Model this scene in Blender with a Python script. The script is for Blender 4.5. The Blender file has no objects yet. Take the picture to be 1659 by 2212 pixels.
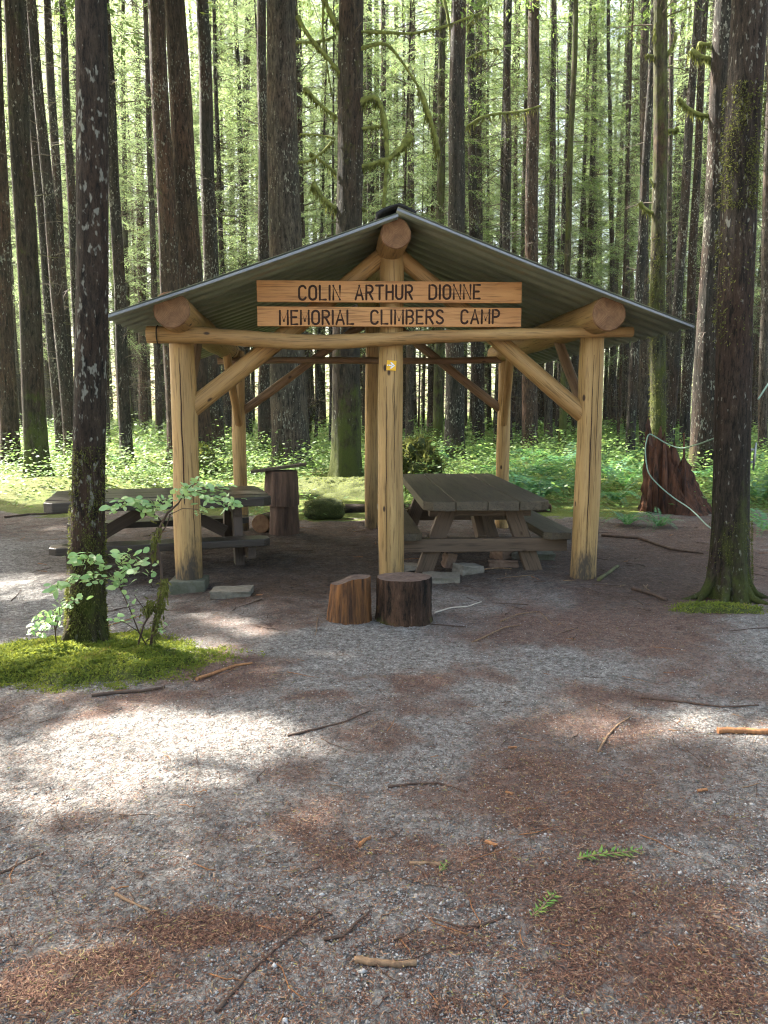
import bpy, bmesh, math, random
import numpy as np
from mathutils import Vector, Matrix, Quaternion
S = bpy.context.scene
COL = S.collection
R = math.radians
# ------------------------------------------------------------------ camera
F, CX, CY, CAMH = 1660.0, 829.5, 1106.0, 1.6
PITCH = math.atan((CY-898)/F)
cam = bpy.data.objects.new('camera', bpy.data.cameras.new('camera')); COL.objects.link(cam)
cam.location = (0, 0, CAMH); cam.rotation_euler = (R(90)-PITCH, 0, 0)
cam.data.sensor_fit = 'HORIZONTAL'; cam.data.sensor_width = 36; cam.data.lens = 36*F/1659
cam.data.clip_start = .05; cam.data.clip_end = 2000
S.camera = cam
# ------------------------------------------------------------------ sky and sun
SUN_EL = R(48); SUN_AZ = (-.80, .60)          # towards the sun: back left
w = bpy.data.worlds.new('World'); S.world = w; w.use_nodes = True
nt = w.node_tree
sky = nt.nodes.new('ShaderNodeTexSky'); sky.sky_type = 'NISHITA'; sky.sun_disc = False
sky.sun_elevation = SUN_EL; sky.sun_rotation = math.atan2(SUN_AZ[0], SUN_AZ[1])
sky.air_density = 1.0; sky.dust_density = 4.0; sky.ozone_density = .4
tint = nt.nodes.new('ShaderNodeMix'); tint.data_type = 'RGBA'; tint.blend_type = 'MULTIPLY'; tint.inputs[0].default_value = 1
tint.inputs[7].default_value = (1, .945, .84, 1); nt.links.new(sky.outputs[0], tint.inputs[6])
nt.links.new(tint.outputs[2], nt.nodes['Background'].inputs[0])
nt.nodes['Background'].inputs[1].default_value = .09
sun = bpy.data.objects.new('sun', bpy.data.lights.new('sun', 'SUN')); COL.objects.link(sun)
sun.data.energy = 5.0; sun.data.angle = R(.53); sun.data.color = (1, .95, .87)
SUND = Vector((-SUN_AZ[0]*math.cos(SUN_EL), -SUN_AZ[1]*math.cos(SUN_EL), -math.sin(SUN_EL)))
sun.rotation_euler = SUND.to_track_quat('-Z', 'Y').to_euler(); sun.location = (-20, 30, 60)
S.view_settings.view_transform = 'Standard'; S.view_settings.look = 'None'
S.view_settings.exposure = 3.08; S.view_settings.gamma = 1
cy = S.cycles
cy.max_bounces = 8; cy.diffuse_bounces = 4; cy.glossy_bounces = 2; cy.transmission_bounces = 4; cy.transparent_max_bounces = 4
cy.sample_clamp_indirect = 6; cy.use_denoising = True; cy.caustics_reflective = False; cy.caustics_refractive = False
cy.pixel_filter_type = 'BLACKMAN_HARRIS'; cy.filter_width = 1.15; cy.use_adaptive_sampling = True; cy.adaptive_threshold = .02
# ------------------------------------------------------------------ helpers
cp, sp = math.cos(PITCH), math.sin(PITCH)
def ray(x, y):
    a = (x-CX)/F; b = (CY-y)/F
    return Vector((a, cp+b*sp, -sp+b*cp))
def G(x, y, z=0.0):
    d = ray(x, y); t = (z-CAMH)/d.z
    return Vector((d.x*t, d.y*t, z))
def P(x, y, Y):
    d = ray(x, y); t = Y/d.y
    return Vector((d.x*t, Y, CAMH+d.z*t))
def pix(p):
    z = p[1]*cp-(p[2]-CAMH)*sp
    return CX+F*p[0]/z, CY-F*(p[1]*sp+(p[2]-CAMH)*cp)/z
def pixn(p):
    z = np.maximum(p[:, 1]*cp-(p[:, 2]-CAMH)*sp, .05)
    return CX+F*p[:, 0]/z, CY-F*(p[:, 1]*sp+(p[:, 2]-CAMH)*cp)/z
def sstep(a, b, x):
    t = np.clip((x-a)/(b-a), 0, 1); return t*t*(3-2*t)
def gz(x, y):
    x = np.asarray(x, float); y = np.asarray(y, float)
    near = .010*np.sin(1.7*x+.6*y)+.008*np.sin(2.9*y-1.1*x+1)+.006*np.sin(4.3*x+3.7*y)
    left = -.06*sstep(-1.0, -2.2, x)*sstep(9, 6.5, y)*sstep(4, 6, y)
    far = sstep(12.5, 17, y)*(.10*np.sin(.9*x+.5*y)+.08*np.sin(.55*y-1.3*x+2)+.10)
    rise = .012*np.maximum(y-15, 0)*sstep(15, 30, y)*sstep(400, 120, y)+.25*sstep(25, 40, y)*np.sin(.21*x+.13*y)
    return near+left+far+rise
def gzf(x, y): return float(gz(x, y))
def mesh_np(name, v, quads=None, tris=None, mi=None):
    me = bpy.data.meshes.new(name)
    v = np.asarray(v, np.float32).reshape(-1, 3)
    lq = [] if quads is None else np.asarray(quads, np.int32).reshape(-1, 4)
    lt = [] if tris is None else np.asarray(tris, np.int32).reshape(-1, 3)
    nq, ntr = len(lq), len(lt)
    me.vertices.add(len(v)); me.vertices.foreach_set('co', v.ravel())
    li = np.concatenate([np.asarray(lq, np.int32).ravel() if nq else np.zeros(0, np.int32), np.asarray(lt, np.int32).ravel() if ntr else np.zeros(0, np.int32)])
    me.loops.add(len(li)); me.loops.foreach_set('vertex_index', li)
    ls = np.concatenate([np.arange(nq)*4, nq*4+np.arange(ntr)*3]).astype(np.int32)
    me.polygons.add(nq+ntr); me.polygons.foreach_set('loop_start', ls)
    if mi is not None: me.polygons.foreach_set('material_index', np.asarray(mi, np.int32))
    me.update(calc_edges=True); me.validate()
    return me
class MB:
    """collects shapes into ONE mesh"""
    def __init__(s): s.v = []; s.f = []; s.m = []; s.sm = []
    def add(s, vs, fs, mi=0, smooth=True):
        o = len(s.v); s.v += [tuple(x) for x in vs]
        for f in fs: s.f.append([o+i for i in f]); s.m.append(mi); s.sm.append(smooth)
    def tube(s, pts, rad, n=6, mi=0, cap=True, capmi=None, jit=0, rng=random, flat=None):
        pts = [Vector(p) for p in pts]
        if not hasattr(rad, '__len__'): rad = [rad]*len(pts)
        vs = []; up = None
        for i, p in enumerate(pts):
            t = (pts[min(i+1, len(pts)-1)]-pts[max(i-1, 0)]).normalized()
            if up is None: up = t.orthogonal().normalized()
            a = (up-t*up.dot(t)).normalized(); b = t.cross(a); up = a
            for k in range(n):
                q = 2*math.pi*k/n; r = rad[i]*(1+(rng.uniform(-jit, jit) if jit else 0))
                vs.append(p+a*r*math.cos(q)+b*r*math.sin(q))
        if flat: vs = [Vector((x.x*flat[0], x.y*flat[1], x.z*flat[2])) for x in vs]
        fs = [[i*n+k, i*n+(k+1) % n, (i+1)*n+(k+1) % n, (i+1)*n+k] for i in range(len(pts)-1) for k in range(n)]
        s.add(vs, fs, mi)
        if cap:
            o = len(s.v)-len(vs)
            s.f.append([o+k for k in range(n)][::-1]); s.m.append(mi if capmi is None else capmi); s.sm.append(False)
            s.f.append([o+(len(pts)-1)*n+k for k in range(n)]); s.m.append(mi if capmi is None else capmi); s.sm.append(False)
    def box(s, M, dx, dy, dz, mi=0):
        vs = [M @ Vector((x*dx/2, y*dy/2, z*dz/2)) for x in (-1, 1) for y in (-1, 1) for z in (-1, 1)]
        s.add(vs, [[0, 1, 3, 2], [4, 6, 7, 5], [0, 4, 5, 1], [2, 3, 7, 6], [0, 2, 6, 4], [1, 5, 7, 3]], mi, False)
    def prism(s, M, outline, z0, z1, mi=0):
        n = len(outline)
        vs = [M @ Vector((x, y, z0)) for x, y in outline]+[M @ Vector((x, y, z1)) for x, y in outline]
        s.add(vs, [list(range(n))[::-1], list(range(n, 2*n))]+[[i, (i+1) % n, n+(i+1) % n, n+i] for i in range(n)], mi, False)
    def mesh(s, name):
        me = bpy.data.meshes.new(name); me.from_pydata(s.v, [], s.f)
        me.polygons.foreach_set('material_index', s.m); me.polygons.foreach_set('use_smooth', s.sm)
        me.update(); return me
def ob(name, me, mats, parent=None, loc=None, bevel=0):
    o = bpy.data.objects.new(name, me); COL.objects.link(o)
    if not isinstance(mats, (list, tuple)): mats = [mats]
    if len(me.materials) == 0:
        for m in mats: me.materials.append(m)
    if loc is not None: o.location = loc
    if parent is not None: adopt(o, parent)
    if bevel:
        b = o.modifiers.new('bevel', 'BEVEL'); b.width = bevel; b.segments = 2; b.limit_method = 'ANGLE'
    return o
def adopt(o, root):
    o.parent = root
    o.matrix_parent_inverse = (Matrix.Translation(root.location) @ root.rotation_euler.to_matrix().to_4x4()).inverted() if root.parent is None and root.type == 'EMPTY' else root.matrix_basis.inverted() if root.parent is None else (root.parent.matrix_basis @ root.matrix_parent_inverse @ root.matrix_basis).inverted()
    return o
def tag(o, label=None, cat=None, group=None, kind=None):
    if label: o['label'] = label
    if cat: o['category'] = cat
    if group: o['group'] = group
    if kind: o['kind'] = kind
    return o
def thing(name, label, cat, loc=(0, 0, 0), group=None):
    o = bpy.data.objects.new(name, None); COL.objects.link(o); o.location = loc; o.empty_display_size = .2
    return tag(o, label, cat, group)
def place(mb_pts): return mb_pts
# ------------------------------------------------------------------ materials
def nd(nt, t, ins=None, **kw):
    n = nt.nodes.new('ShaderNode'+t)
    for k, v in kw.items(): setattr(n, k, v)
    for k, v in (ins or {}).items():
        if isinstance(v, bpy.types.NodeSocket): nt.links.new(v, n.inputs[k])
        else: n.inputs[k].default_value = v
    return n
def c4(c): return (c[0], c[1], c[2], 1)
def ramp(nt, fac, stops):
    n = nd(nt, 'ValToRGB', {'Fac': fac}); e = n.color_ramp.elements
    while len(e) < len(stops): e.new(.5)
    for i, (p, c) in enumerate(stops):
        e[i].position = p; e[i].color = c4(c) if hasattr(c, '__len__') else (c, c, c, 1)
    return n.outputs[0]
def mixc(nt, f, a, b, mode='MIX'):
    n = nd(nt, 'Mix', data_type='RGBA', blend_type=mode)
    for k, v in ((0, f), (6, a), (7, b)):
        if isinstance(v, bpy.types.NodeSocket): nt.links.new(v, n.inputs[k])
        else: n.inputs[k].default_value = c4(v) if hasattr(v, '__len__') else v
    return n.outputs[2]
def mth(nt, op, a, b=0.0, c=None, clamp=False):
    n = nd(nt, 'Math', {0: a, 1: b}, operation=op, use_clamp=clamp)
    return n.outputs[0]
def new_mat(name):
    m = bpy.data.materials.new(name); m.use_nodes = True; nt = m.node_tree; nt.nodes.clear()
    out = nd(nt, 'OutputMaterial'); return m, nt, out
def coords(nt, scale=(1, 1, 1), rnd=True):
    tc = nd(nt, 'TexCoord').outputs['Object']
    if rnd:
        r = nd(nt, 'ObjectInfo').outputs['Random']
        o = nd(nt, 'CombineXYZ', {0: mth(nt, 'MULTIPLY', r, 37.0), 1: mth(nt, 'MULTIPLY', r, 91.0), 2: mth(nt, 'MULTIPLY', r, 53.0)}).outputs[0]
        tc2 = nd(nt, 'VectorMath', {0: tc, 1: o}, operation='ADD').outputs[0]
    else: tc2 = tc
    return tc, tc2
def noise(nt, vec, scale, detail=4, rough=.6, sc=None, dist=0):
    if sc: vec = nd(nt, 'VectorMath', {0: vec, 1: sc}, operation='MULTIPLY').outputs[0]
    return nd(nt, 'TexNoise', {'Vector': vec, 'Scale': scale, 'Detail': detail, 'Roughness': rough, 'Distortion': dist}).outputs['Fac']
def finish(nt, out, col, rough=.85, bump=None, bs=.5, bd=.02, spec=.3, metal=0):
    p = nd(nt, 'BsdfPrincipled', {'Base Color': col if isinstance(col, bpy.types.NodeSocket) else c4(col), 'Roughness': rough, 'Specular IOR Level': spec, 'Metallic': metal})
    if bump is not None:
        b = nd(nt, 'Bump', {'Height': bump, 'Strength': bs, 'Distance': bd}); nt.links.new(b.outputs[0], p.inputs['Normal'])
    nt.links.new(p.outputs[0], out.inputs[0]); return p
def bark(name, c0, c1, lichen=.62, moss=.5, mossh=1.5, lcol=(.24, .24, .195), red=(.062, .032, .019), mcol=(.060, .072, .016), mossall=0.0, lsc=24, ts=.55):
    m, nt, out = new_mat(name); tc, v = coords(nt)
    a = noise(nt, v, 11*ts, 6, .78, (1, 1, .12)); f = noise(nt, v, 34*ts, 5, .8, (1, 1, .22))
    big = noise(nt, v, 1.4, 3, .5, (1, 1, .5))
    col = mixc(nt, ramp(nt, a, [(.36, 0), (.62, 1)]), c0, c1)
    col = mixc(nt, ramp(nt, big, [(.42, 0), (.72, .8)]), col, red)
    col = mixc(nt, ramp(nt, f, [(.38, .95), (.53, 0)]), col, (.007, .006, .004))
    col = mixc(nt, ramp(nt, f, [(.59, 0), (.70, .8)]), col, (c1[0]*2.3, c1[1]*2.3, c1[2]*2.2))
    li = noise(nt, v, lsc, 2, .55, (1, 1, .45)); lm = noise(nt, v, 1.1, 2, .5)
    lf = mth(nt, 'ADD', li, mth(nt, 'MULTIPLY', mth(nt, 'SUBTRACT', lm, .5), .45))
    col = mixc(nt, ramp(nt, lf, [(lichen+.01, 0), (lichen+.09, .85)]), col, lcol)
    z = nd(nt, 'SeparateXYZ', {0: tc}).outputs[2]
    mg = mth(nt, 'DIVIDE', z, mossh)
    mg = mth(nt, 'SUBTRACT', 1.0, mg, clamp=True)
    mn = noise(nt, v, 3.2, 6, .72, (1, 1, .55))
    mf = mth(nt, 'ADD', mn, mth(nt, 'ADD', mth(nt, 'MULTIPLY', mg, .30), mossall))
    mk = ramp(nt, mf, [(moss+.10, 0), (moss+.27, .9)])
    mc = mixc(nt, noise(nt, v, 60, 3), (mcol[0]*.55, mcol[1]*.55, mcol[2]*.5), (mcol[0]*1.5, mcol[1]*1.5, mcol[2]*1.3))
    col = mixc(nt, mk, col, mc)
    h = mth(nt, 'ADD', a, mth(nt, 'MULTIPLY', f, .7))
    finish(nt, out, col, .88, h, 1.0, .06, .2); return m
M = {}
M['bark_near'] = bark('bark_lichen', (.020, .015, .010), (.056, .043, .030), .63, .575, 1.7, red=(.060, .031, .019), ts=1.0, lsc=30)
M['bark_dark'] = bark('bark_dark', (.016, .014, .011), (.046, .040, .031), .60, .55, 1.2)
M['bark_red'] = bark('bark_red', (.028, .018, .011), (.078, .054, .036), .63, .66, .6, red=(.105, .056, .034))
M['bark_moss'] = bark('bark_moss', (.020, .017, .012), (.056, .048, .032), .66, .50, 2.5, mossall=.03)
M['bark_green'] = bark('bark_green', (.032, .031, .016), (.075, .073, .038), .72, .40, 2.0, mossall=.05)
M['bark_grey'] = bark('bark_grey', (.028, .023, .018), (.088, .074, .058), .63, .56, 1.0, red=(.12, .08, .055))
M['bark_far'] = bark('bark_far', (.026, .022, .017), (.078, .064, .050), .64, .56, 1.5)
def leafm(name, stops, trans, tfac=.5, rough=.55, spec=.35, patch=None):
    m, nt, out = new_mat(name)
    r = nd(nt, 'NewGeometry').outputs['Random Per Island']
    if patch: r = mth(nt, 'ADD', mth(nt, 'MULTIPLY', r, .45), mth(nt, 'MULTIPLY', mth(nt, 'SUBTRACT', noise(nt, nd(nt, 'TexCoord').outputs['Object'], patch, 3, .6), .36), 1.9), clamp=True)
    col = ramp(nt, r, stops)
    p = nd(nt, 'BsdfPrincipled', {'Base Color': col, 'Roughness': rough, 'Specular IOR Level': spec})
    t = nd(nt, 'BsdfTranslucent', {'Color': mixc(nt, .5, col, trans, 'MIX')})
    mx = nd(nt, 'MixShader', {0: tfac, 1: p.outputs[0], 2: t.outputs[0]})
    nt.links.new(mx.outputs[0], out.inputs[0]); return m
M['needles'] = leafm('hemlock_needles', [(0, (.05, .085, .028)), (.5, (.085, .135, .04)), (.85, (.12, .17, .045)), (1, (.20, .19, .04))], (.28, .40, .10), .55)
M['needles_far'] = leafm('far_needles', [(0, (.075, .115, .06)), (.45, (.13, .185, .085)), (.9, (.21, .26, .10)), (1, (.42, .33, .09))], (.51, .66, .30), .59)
M['cover'] = leafm('cover_leaves', [(0, (.07, .125, .03)), (.4, (.10, .175, .045)), (.8, (.125, .205, .055)), (1, (.19, .23, .05))], (.29, .46, .11), .5)
M['cover_blue'] = leafm('shrub_leaves', [(0, (.20, .36, .13)), (.5, (.28, .44, .19)), (1, (.38, .50, .20))], (.40, .56, .14), .35, .38, .6)
M['fern'] = leafm('fern_fronds', [(0, (.030, .105, .055)), (.6, (.055, .16, .075)), (1, (.10, .23, .06))], (.20, .42, .08), .4, .4, .5)
M['moss_blade'] = leafm('moss_tufts', [(0, (.055, .085, .014)), (.5, (.125, .165, .024)), (.85, (.19, .215, .032)), (1, (.22, .15, .055))], (.36, .38, .05), .35, .8, .2, 7.0)
M['moss_hang'] = leafm('hanging_moss', [(0, (.045, .050, .014)), (.6, (.085, .095, .024)), (1, (.15, .15, .045))], (.26, .28, .07), .35, .9, .1)
def simple(name, c0, c1, sc=(12, 12, 12), scale=1, rough=.8, bs=.4, bd=.01, spec=.3, lo=.3, hi=.7, rnd=True):
    m, nt, out = new_mat(name); tc, v = coords(nt, rnd=rnd)
    a = noise(nt, v, scale, 6, .65, sc)
    finish(nt, out, mixc(nt, ramp(nt, a, [(lo, 0), (hi, 1)]), c0, c1), rough, a, bs, bd, spec); return m
def peeled(name, c0, c1, c2, stain=None, knots=True):
    """peeled log, grain along local z, dark checks, knots; stain = weathered foot"""
    m, nt, out = new_mat(name); tc, v = coords(nt)
    a = noise(nt, v, 14, 5, .65, (1, 1, .06)); b = noise(nt, v, 2.2, 4, .6, (1, 1, .35)); f = noise(nt, v, 70, 3, .6, (1, 1, .05))
    col = mixc(nt, ramp(nt, a, [(.3, 0), (.7, 1)]), c0, c1)
    col = mixc(nt, ramp(nt, b, [(.45, 0), (.75, .8)]), col, c2)
    col = mixc(nt, ramp(nt, f, [(.32, .65), (.48, 0)]), col, (c0[0]*.3, c0[1]*.28, c0[2]*.25))
    kn = nd(nt, 'TexVoronoi', {'Vector': nd(nt, 'VectorMath', {0: v, 1: (3.1, 3.1, 1.6)}, operation='MULTIPLY').outputs[0], 'Scale': 1.6}).outputs['Distance']
    if knots: col = mixc(nt, ramp(nt, kn, [(.06, 1), (.10, 0)]), col, (.045, .022, .010))
    if stain:
        z = nd(nt, 'SeparateXYZ', {0: tc}).outputs[2]
        g = mth(nt, 'ADD', mth(nt, 'SUBTRACT', stain, z), mth(nt, 'MULTIPLY', mth(nt, 'SUBTRACT', noise(nt, v, 5, 5, .75, (1, 1, .25)), .5), 2.0))
        col = mixc(nt, ramp(nt, g, [(0, 0), (.35, .92)]), col, (.030, .025, .020))
    finish(nt, out, col, .62, mth(nt, 'ADD', a, mth(nt, 'MULTIPLY', f, .5)), .35, .012, .35); return m
M['post'] = peeled('peeled_post', (.29, .172, .056), (.46, .300, .118), (.25, .155, .065), .30)
M['log'] = peeled('peeled_log', (.25, .142, .048), (.42, .262, .10), (.25, .128, .042))
M['log_dark'] = peeled('weathered_pole', (.17, .105, .055), (.28, .18, .10), (.15, .08, .045))
M['endgrain'] = simple('end_grain', (.13, .062, .027), (.27, .145, .068), (1, 1, 1), 22, .8)
m, nt, out = new_mat('end_grain_rings'); tc, v = coords(nt, rnd=False)
wv = nd(nt, 'TexWave', {'Vector': tc, 'Scale': 26.0, 'Distortion': 3.0, 'Detail': 3.0}, wave_type='RINGS', rings_direction='Z').outputs['Fac']
ec = mixc(nt, ramp(nt, noise(nt, tc, 14, 5), [(.3, 0), (.7, 1)]), (.12, .058, .025), (.27, .15, .07))
finish(nt, out, mixc(nt, mth(nt, 'MULTIPLY', wv, .45), ec, (.07, .034, .016)), .8, wv, .3, .004); M['endgrain'] = m
M['board'] = peeled('cedar_board', (.42, .192, .062), (.54, .285, .105), (.36, .16, .052), None, False)
M['burnt'] = simple('routed_letter', (.022, .010, .006), (.05, .022, .012), (1, 1, 1), 60)
M['plank'] = peeled('grey_plank', (.050, .038, .023), (.105, .081, .050), (.060, .050, .024))
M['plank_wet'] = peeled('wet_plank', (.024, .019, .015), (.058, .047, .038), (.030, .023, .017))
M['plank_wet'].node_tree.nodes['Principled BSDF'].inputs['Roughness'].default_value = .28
M['frame'] = peeled('brown_timber', (.085, .055, .033), (.145, .097, .060), (.08, .048, .028))
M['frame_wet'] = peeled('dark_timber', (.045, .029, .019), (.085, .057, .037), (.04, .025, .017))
def metal_mat(name, c0, c1, rough, metal):
    m, nt, out = new_mat(name); tc, v = coords(nt)
    a = noise(nt, v, 3, 5, .7); finish(nt, out, mixc(nt, ramp(nt, a, [(.35, 0), (.7, 1)]), c0, c1), rough, None, metal=metal, spec=.5); return m
M['roof'] = metal_mat('painted_roof_sheet', (.165, .178, .115), (.225, .238, .160), .45, .12)
M['trim'] = metal_mat('pale_metal_trim', (.14, .155, .165), (.20, .215, .22), .45, .2)
M['steel'] = metal_mat('steel', (.20, .20, .20), (.33, .33, .32), .4, .8)
M['rubber'] = simple('black_ridge_felt', (.012, .012, .012), (.03, .03, .028), (1, 1, 1), 30)
M['concrete'] = simple('concrete', (.105, .092, .068), (.185, .165, .128), (1, 1, 1), 22, .9, .4, .01)
M['concrete_moss'] = simple('mossy_concrete', (.05, .055, .028), (.135, .13, .10), (1, 1, 1), 9, .9, .5, .02)
M['brick'] = simple('dusty_brick', (.15, .095, .065), (.25, .17, .125), (1, 1, 1), 24, .9, .5, .01)
M['stone'] = simple('grey_stone', (.12, .105, .08), (.22, .195, .155), (1, 1, 1), 20, .9, .5, .01)
M['yellow'] = simple('yellow_plastic', (.72, .40, .015), (.80, .46, .03), (1, 1, 1), 20, .4, .05, .001)
M['white'] = simple('white_paint', (.75, .75, .72), (.82, .82, .80), (1, 1, 1), 30, .5, .05, .001)
M['rope'] = simple('green_rope', (.13, .22, .17), (.25, .35, .27), (1, 1, 1), 90, .7, .4, .004)
M['twig'] = simple('bare_twig', (.05, .038, .028), (.14, .11, .08), (1, 1, 1), 6, .85)
M['twig_moss'] = simple('mossy_twig', (.05, .046, .020), (.12, .115, .045), (1, 1, 1), 9, .9)
M['stick_dark'] = simple('dark_stick', (.04, .025, .018), (.10, .065, .045), (20, 20, 4), 1)
M['stick_tan'] = simple('tan_stick', (.10, .06, .035), (.30, .19, .105), (45, 45, 9), 1)
M['stick_orange'] = simple('orange_stick', (.14, .06, .025), (.36, .17, .07), (45, 45, 9), 1)
M['stick_pale'] = simple('pale_stick', (.36, .31, .25), (.52, .46, .38), (20, 20, 4), 1)
M['mossrock'] = simple('moss_cushion', (.018, .026, .006), (.06, .075, .016), (1, 1, 1), 18, .95, .9, .04)
M['bark_chunk'] = bark('round_bark', (.020, .012, .008), (.075, .044, .030), .70, .66, .1, red=(.12, .058, .025), lcol=(.22, .12, .05))
M['split'] = simple('split_wood', (.030, .014, .008), (.25, .105, .030), (22, 22, 1.3), 1, .8, .9, .04, lo=.36, hi=.66)
M['sawn'] = simple('sawn_top', (.055, .035, .026), (.125, .085, .065), (1, 1, 1), 16, .85, .5, .01)
M['rot'] = simple('rotten_wood', (.012, .006, .004), (.115, .046, .022), (12, 12, 1.2), 1, .9, 1, .06, lo=.34, hi=.66)
M['weathered_round'] = simple('weathered_round', (.045, .027, .018), (.16, .095, .062), (18, 18, 1.6), 1, .85, .9, .04)
M['rot_moss'] = simple('stump_moss', (.04, .035, .012), (.10, .11, .025), (8, 8, 4), 1, .95, .9, .04)
# ------------------------------------------------------------------ zones of the ground
def clearing_edge(x):
    x = np.asarray(x, float)
    return 12.1+.35*np.sin(1.3*x)+.25*np.sin(2.9*x+1)+.35*sstep(2.6, 4.0, x)*sstep(9, 6.5, x)+.6*sstep(-3, -6, x)
LITTER = [(1300,1350,330,60,1.0),(1480,1240,260,110,1.2),(650,1290,170,45,.7),(480,1450,120,55,1),(240,1525,260,28,.95),(70,1550,110,50,.7),
 (900,1470,75,26,1),(1060,1445,90,24,1),(760,1460,70,18,.9),(650,1520,85,22,.95),(780,1585,95,45,.95),(940,1520,120,22,1),(1250,1575,190,50,.85),
 (1330,1500,120,22,.85),(1150,1650,150,55,.85),(1010,1700,170,60,.85),(1320,1750,240,90,.7),(740,1760,140,50,.75),(500,2000,240,34,.95),
 (290,2085,200,34,.95),(100,2150,130,45,.9),(1120,1900,230,70,.75),(1370,1990,200,70,.8),(1520,2110,180,80,.85),(980,2050,140,40,.75),(820,1830,150,42,.7),
 (950,2190,150,30,.7),(1560,1340,110,60,.7),(620,1650,70,40,.6),(1130,1560,120,30,.8),(1480,1430,120,35,.8),(1600,1480,120,40,.7),(500,1340,160,35,.55),(420,1280,160,30,.45),
 (1080,1290,150,40,.5),(1450,1620,200,60,.6),(640,1590,50,70,.7),(1240,2120,140,40,.6),(600,1350,150,30,.5)]
GREY = [(800,1400,250,40,.9),(1000,1520,120,18,.6),(380,1600,300,70,.75),(250,1900,300,80,.8),(900,1560,70,16,.7),(620,2090,220,60,.8),(850,1650,110,30,.6),(1250,1420,220,22,.7),(1450,1530,60,10,.5),(880,1980,140,40,.6),(1500,1720,130,50,.5),(1090,2150,120,60,.7),(100,1260,200,60,.6),(860,2160,90,40,.7)]
DIRT_SHADE = [(640,1205,460,80,1.2),(1420,1230,200,90,.75),(560,1150,300,55,.7),(1050,1200,260,70,.9),(1400,1180,220,50,.7),(760,1290,160,50,.5)]  # brown dirt patches; shade under the shelter roof is painted in too
def hnoise(x, y, s, seed):
    rs = np.random.RandomState(seed); t = 0
    for k in range(7):
        a = rs.uniform(0, 6.28); f = s*(1+.9*rs.rand())*(1.35**k)
        t = t+np.sin(f*(x*np.cos(a)+y*np.sin(a))+rs.uniform(0, 6.28)+1.3*np.sin(.7*f*(x*np.sin(a)-y*np.cos(a))))/(1.35**k)
    return t/3.2
def zones(x, y):
    x = np.asarray(x, float); y = np.asarray(y, float)
    p = np.stack([x, np.maximum(y, .9), 0*x], 1); px, py = pixn(p)
    wx = 55*hnoise(x, y, 1.7, 41)+38*hnoise(x, y, 4.5, 42)+22*hnoise(x, y, 11, 43); wy = (26*hnoise(x, y, 1.9, 44)+20*hnoise(x, y, 5, 45)+12*hnoise(x, y, 12, 46))
    px = px+wx; py = py+wy
    def acc(L):
        a = np.zeros_like(px)
        for cx, cy_, rx, ry, s in L:
            q = ((px-cx)/rx)**2+((py-cy_)/ry)**2
            a = np.maximum(a, s*sstep(2.3, .1, q))
        return a
    n1 = hnoise(x, y, 2.6, 3); n2 = hnoise(x, y, 7.0, 5)
    front = sstep(0, 1.3, y)
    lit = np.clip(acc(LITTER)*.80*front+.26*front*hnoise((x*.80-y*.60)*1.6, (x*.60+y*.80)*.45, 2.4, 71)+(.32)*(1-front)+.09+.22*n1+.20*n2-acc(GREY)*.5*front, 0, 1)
    lit = np.clip(lit, 0, 1)
    e = clearing_edge(x)
    moss = sstep(-.35, .6, y-e+.4*n1+.25*n2)
    dirt_shade = np.clip(acc(DIRT_SHADE)*front+.25*n2*0, 0, 1)
    far = sstep(9.3, 10.6, y+.5*n1)*(1-moss)
    lit = np.maximum(lit, .75*far*(.7+.4*n2)); dirt_shade = np.maximum(dirt_shade, far*.6)
    return lit, moss, dirt_shade
def axis(dense_a, dense_b, st, ends):
    d = np.arange(dense_a, dense_b+1e-6, st)
    lo = [-v for v in ends if -v < dense_a][::-1] if True else []
    hi = [v for v in ends if v > dense_b]
    return np.concatenate([np.array(lo), d, np.array(hi)])
ends = [6.2,6.5,7,7.5,8,8.5,9,9.5,10,10.5,11,11.5,12,12.5,13,13.5,14,14.5,15,15.5,16,16.5,17,17.5,18,19,20,21,22,23,24,26,28,30,33,36,40,45,50,60,70,85,100,130,170,230,320,500,800]
gx = axis(-6, 6, .045, ends); gy = axis(.8, 15, .045, ends)
gy = np.concatenate([np.array([-800, -500, -300, -150, -80, -40, -20, -12, -8, -5, -3, -2, -1, -.3, .3]), gy[gy > .5]])
X, Y = np.meshgrid(gx, gy); xf, yf = X.ravel(), Y.ravel()
rs = np.random.RandomState(1)
zf = gz(xf, yf)+rs.normal(0, .0035, len(xf))*((np.abs(xf) < 6.1) & (yf > .7) & (yf < 15))
nx, ny = len(gx), len(gy)
i = np.arange(nx*ny).reshape(ny, nx)
q = np.stack([i[:-1, :-1], i[:-1, 1:], i[1:, 1:], i[1:, :-1]], -1).reshape(-1, 4)
me = mesh_np('ground', np.stack([xf, yf, zf], 1), q)
me.polygons.foreach_set('use_smooth', np.ones(len(me.polygons), bool))
lit, moss, dirt_shade = zones(xf, yf)
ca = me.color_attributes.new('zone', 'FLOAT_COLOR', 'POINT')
ca.data.foreach_set('color', np.stack([lit, moss, dirt_shade, np.ones_like(lit)], 1).astype(np.float32).ravel())
m, nt, out = new_mat('forest_ground')
tc = nd(nt, 'TexCoord').outputs['Object']
zc = nd(nt, 'SeparateColor', {0: nd(nt, 'VertexColor', layer_name='zone').outputs[0]})
n80 = noise(nt, tc, 95, 4, .7); n25 = noise(nt, tc, 20, 6, .78); n6 = noise(nt, tc, 5, 5, .65); n1 = noise(nt, tc, 1.2, 4, .6)
vo = nd(nt, 'TexVoronoi', {'Vector': tc, 'Scale': 75.0, 'Randomness': 1.0})
n45 = noise(nt, tc, 42, 5, .75)
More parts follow.
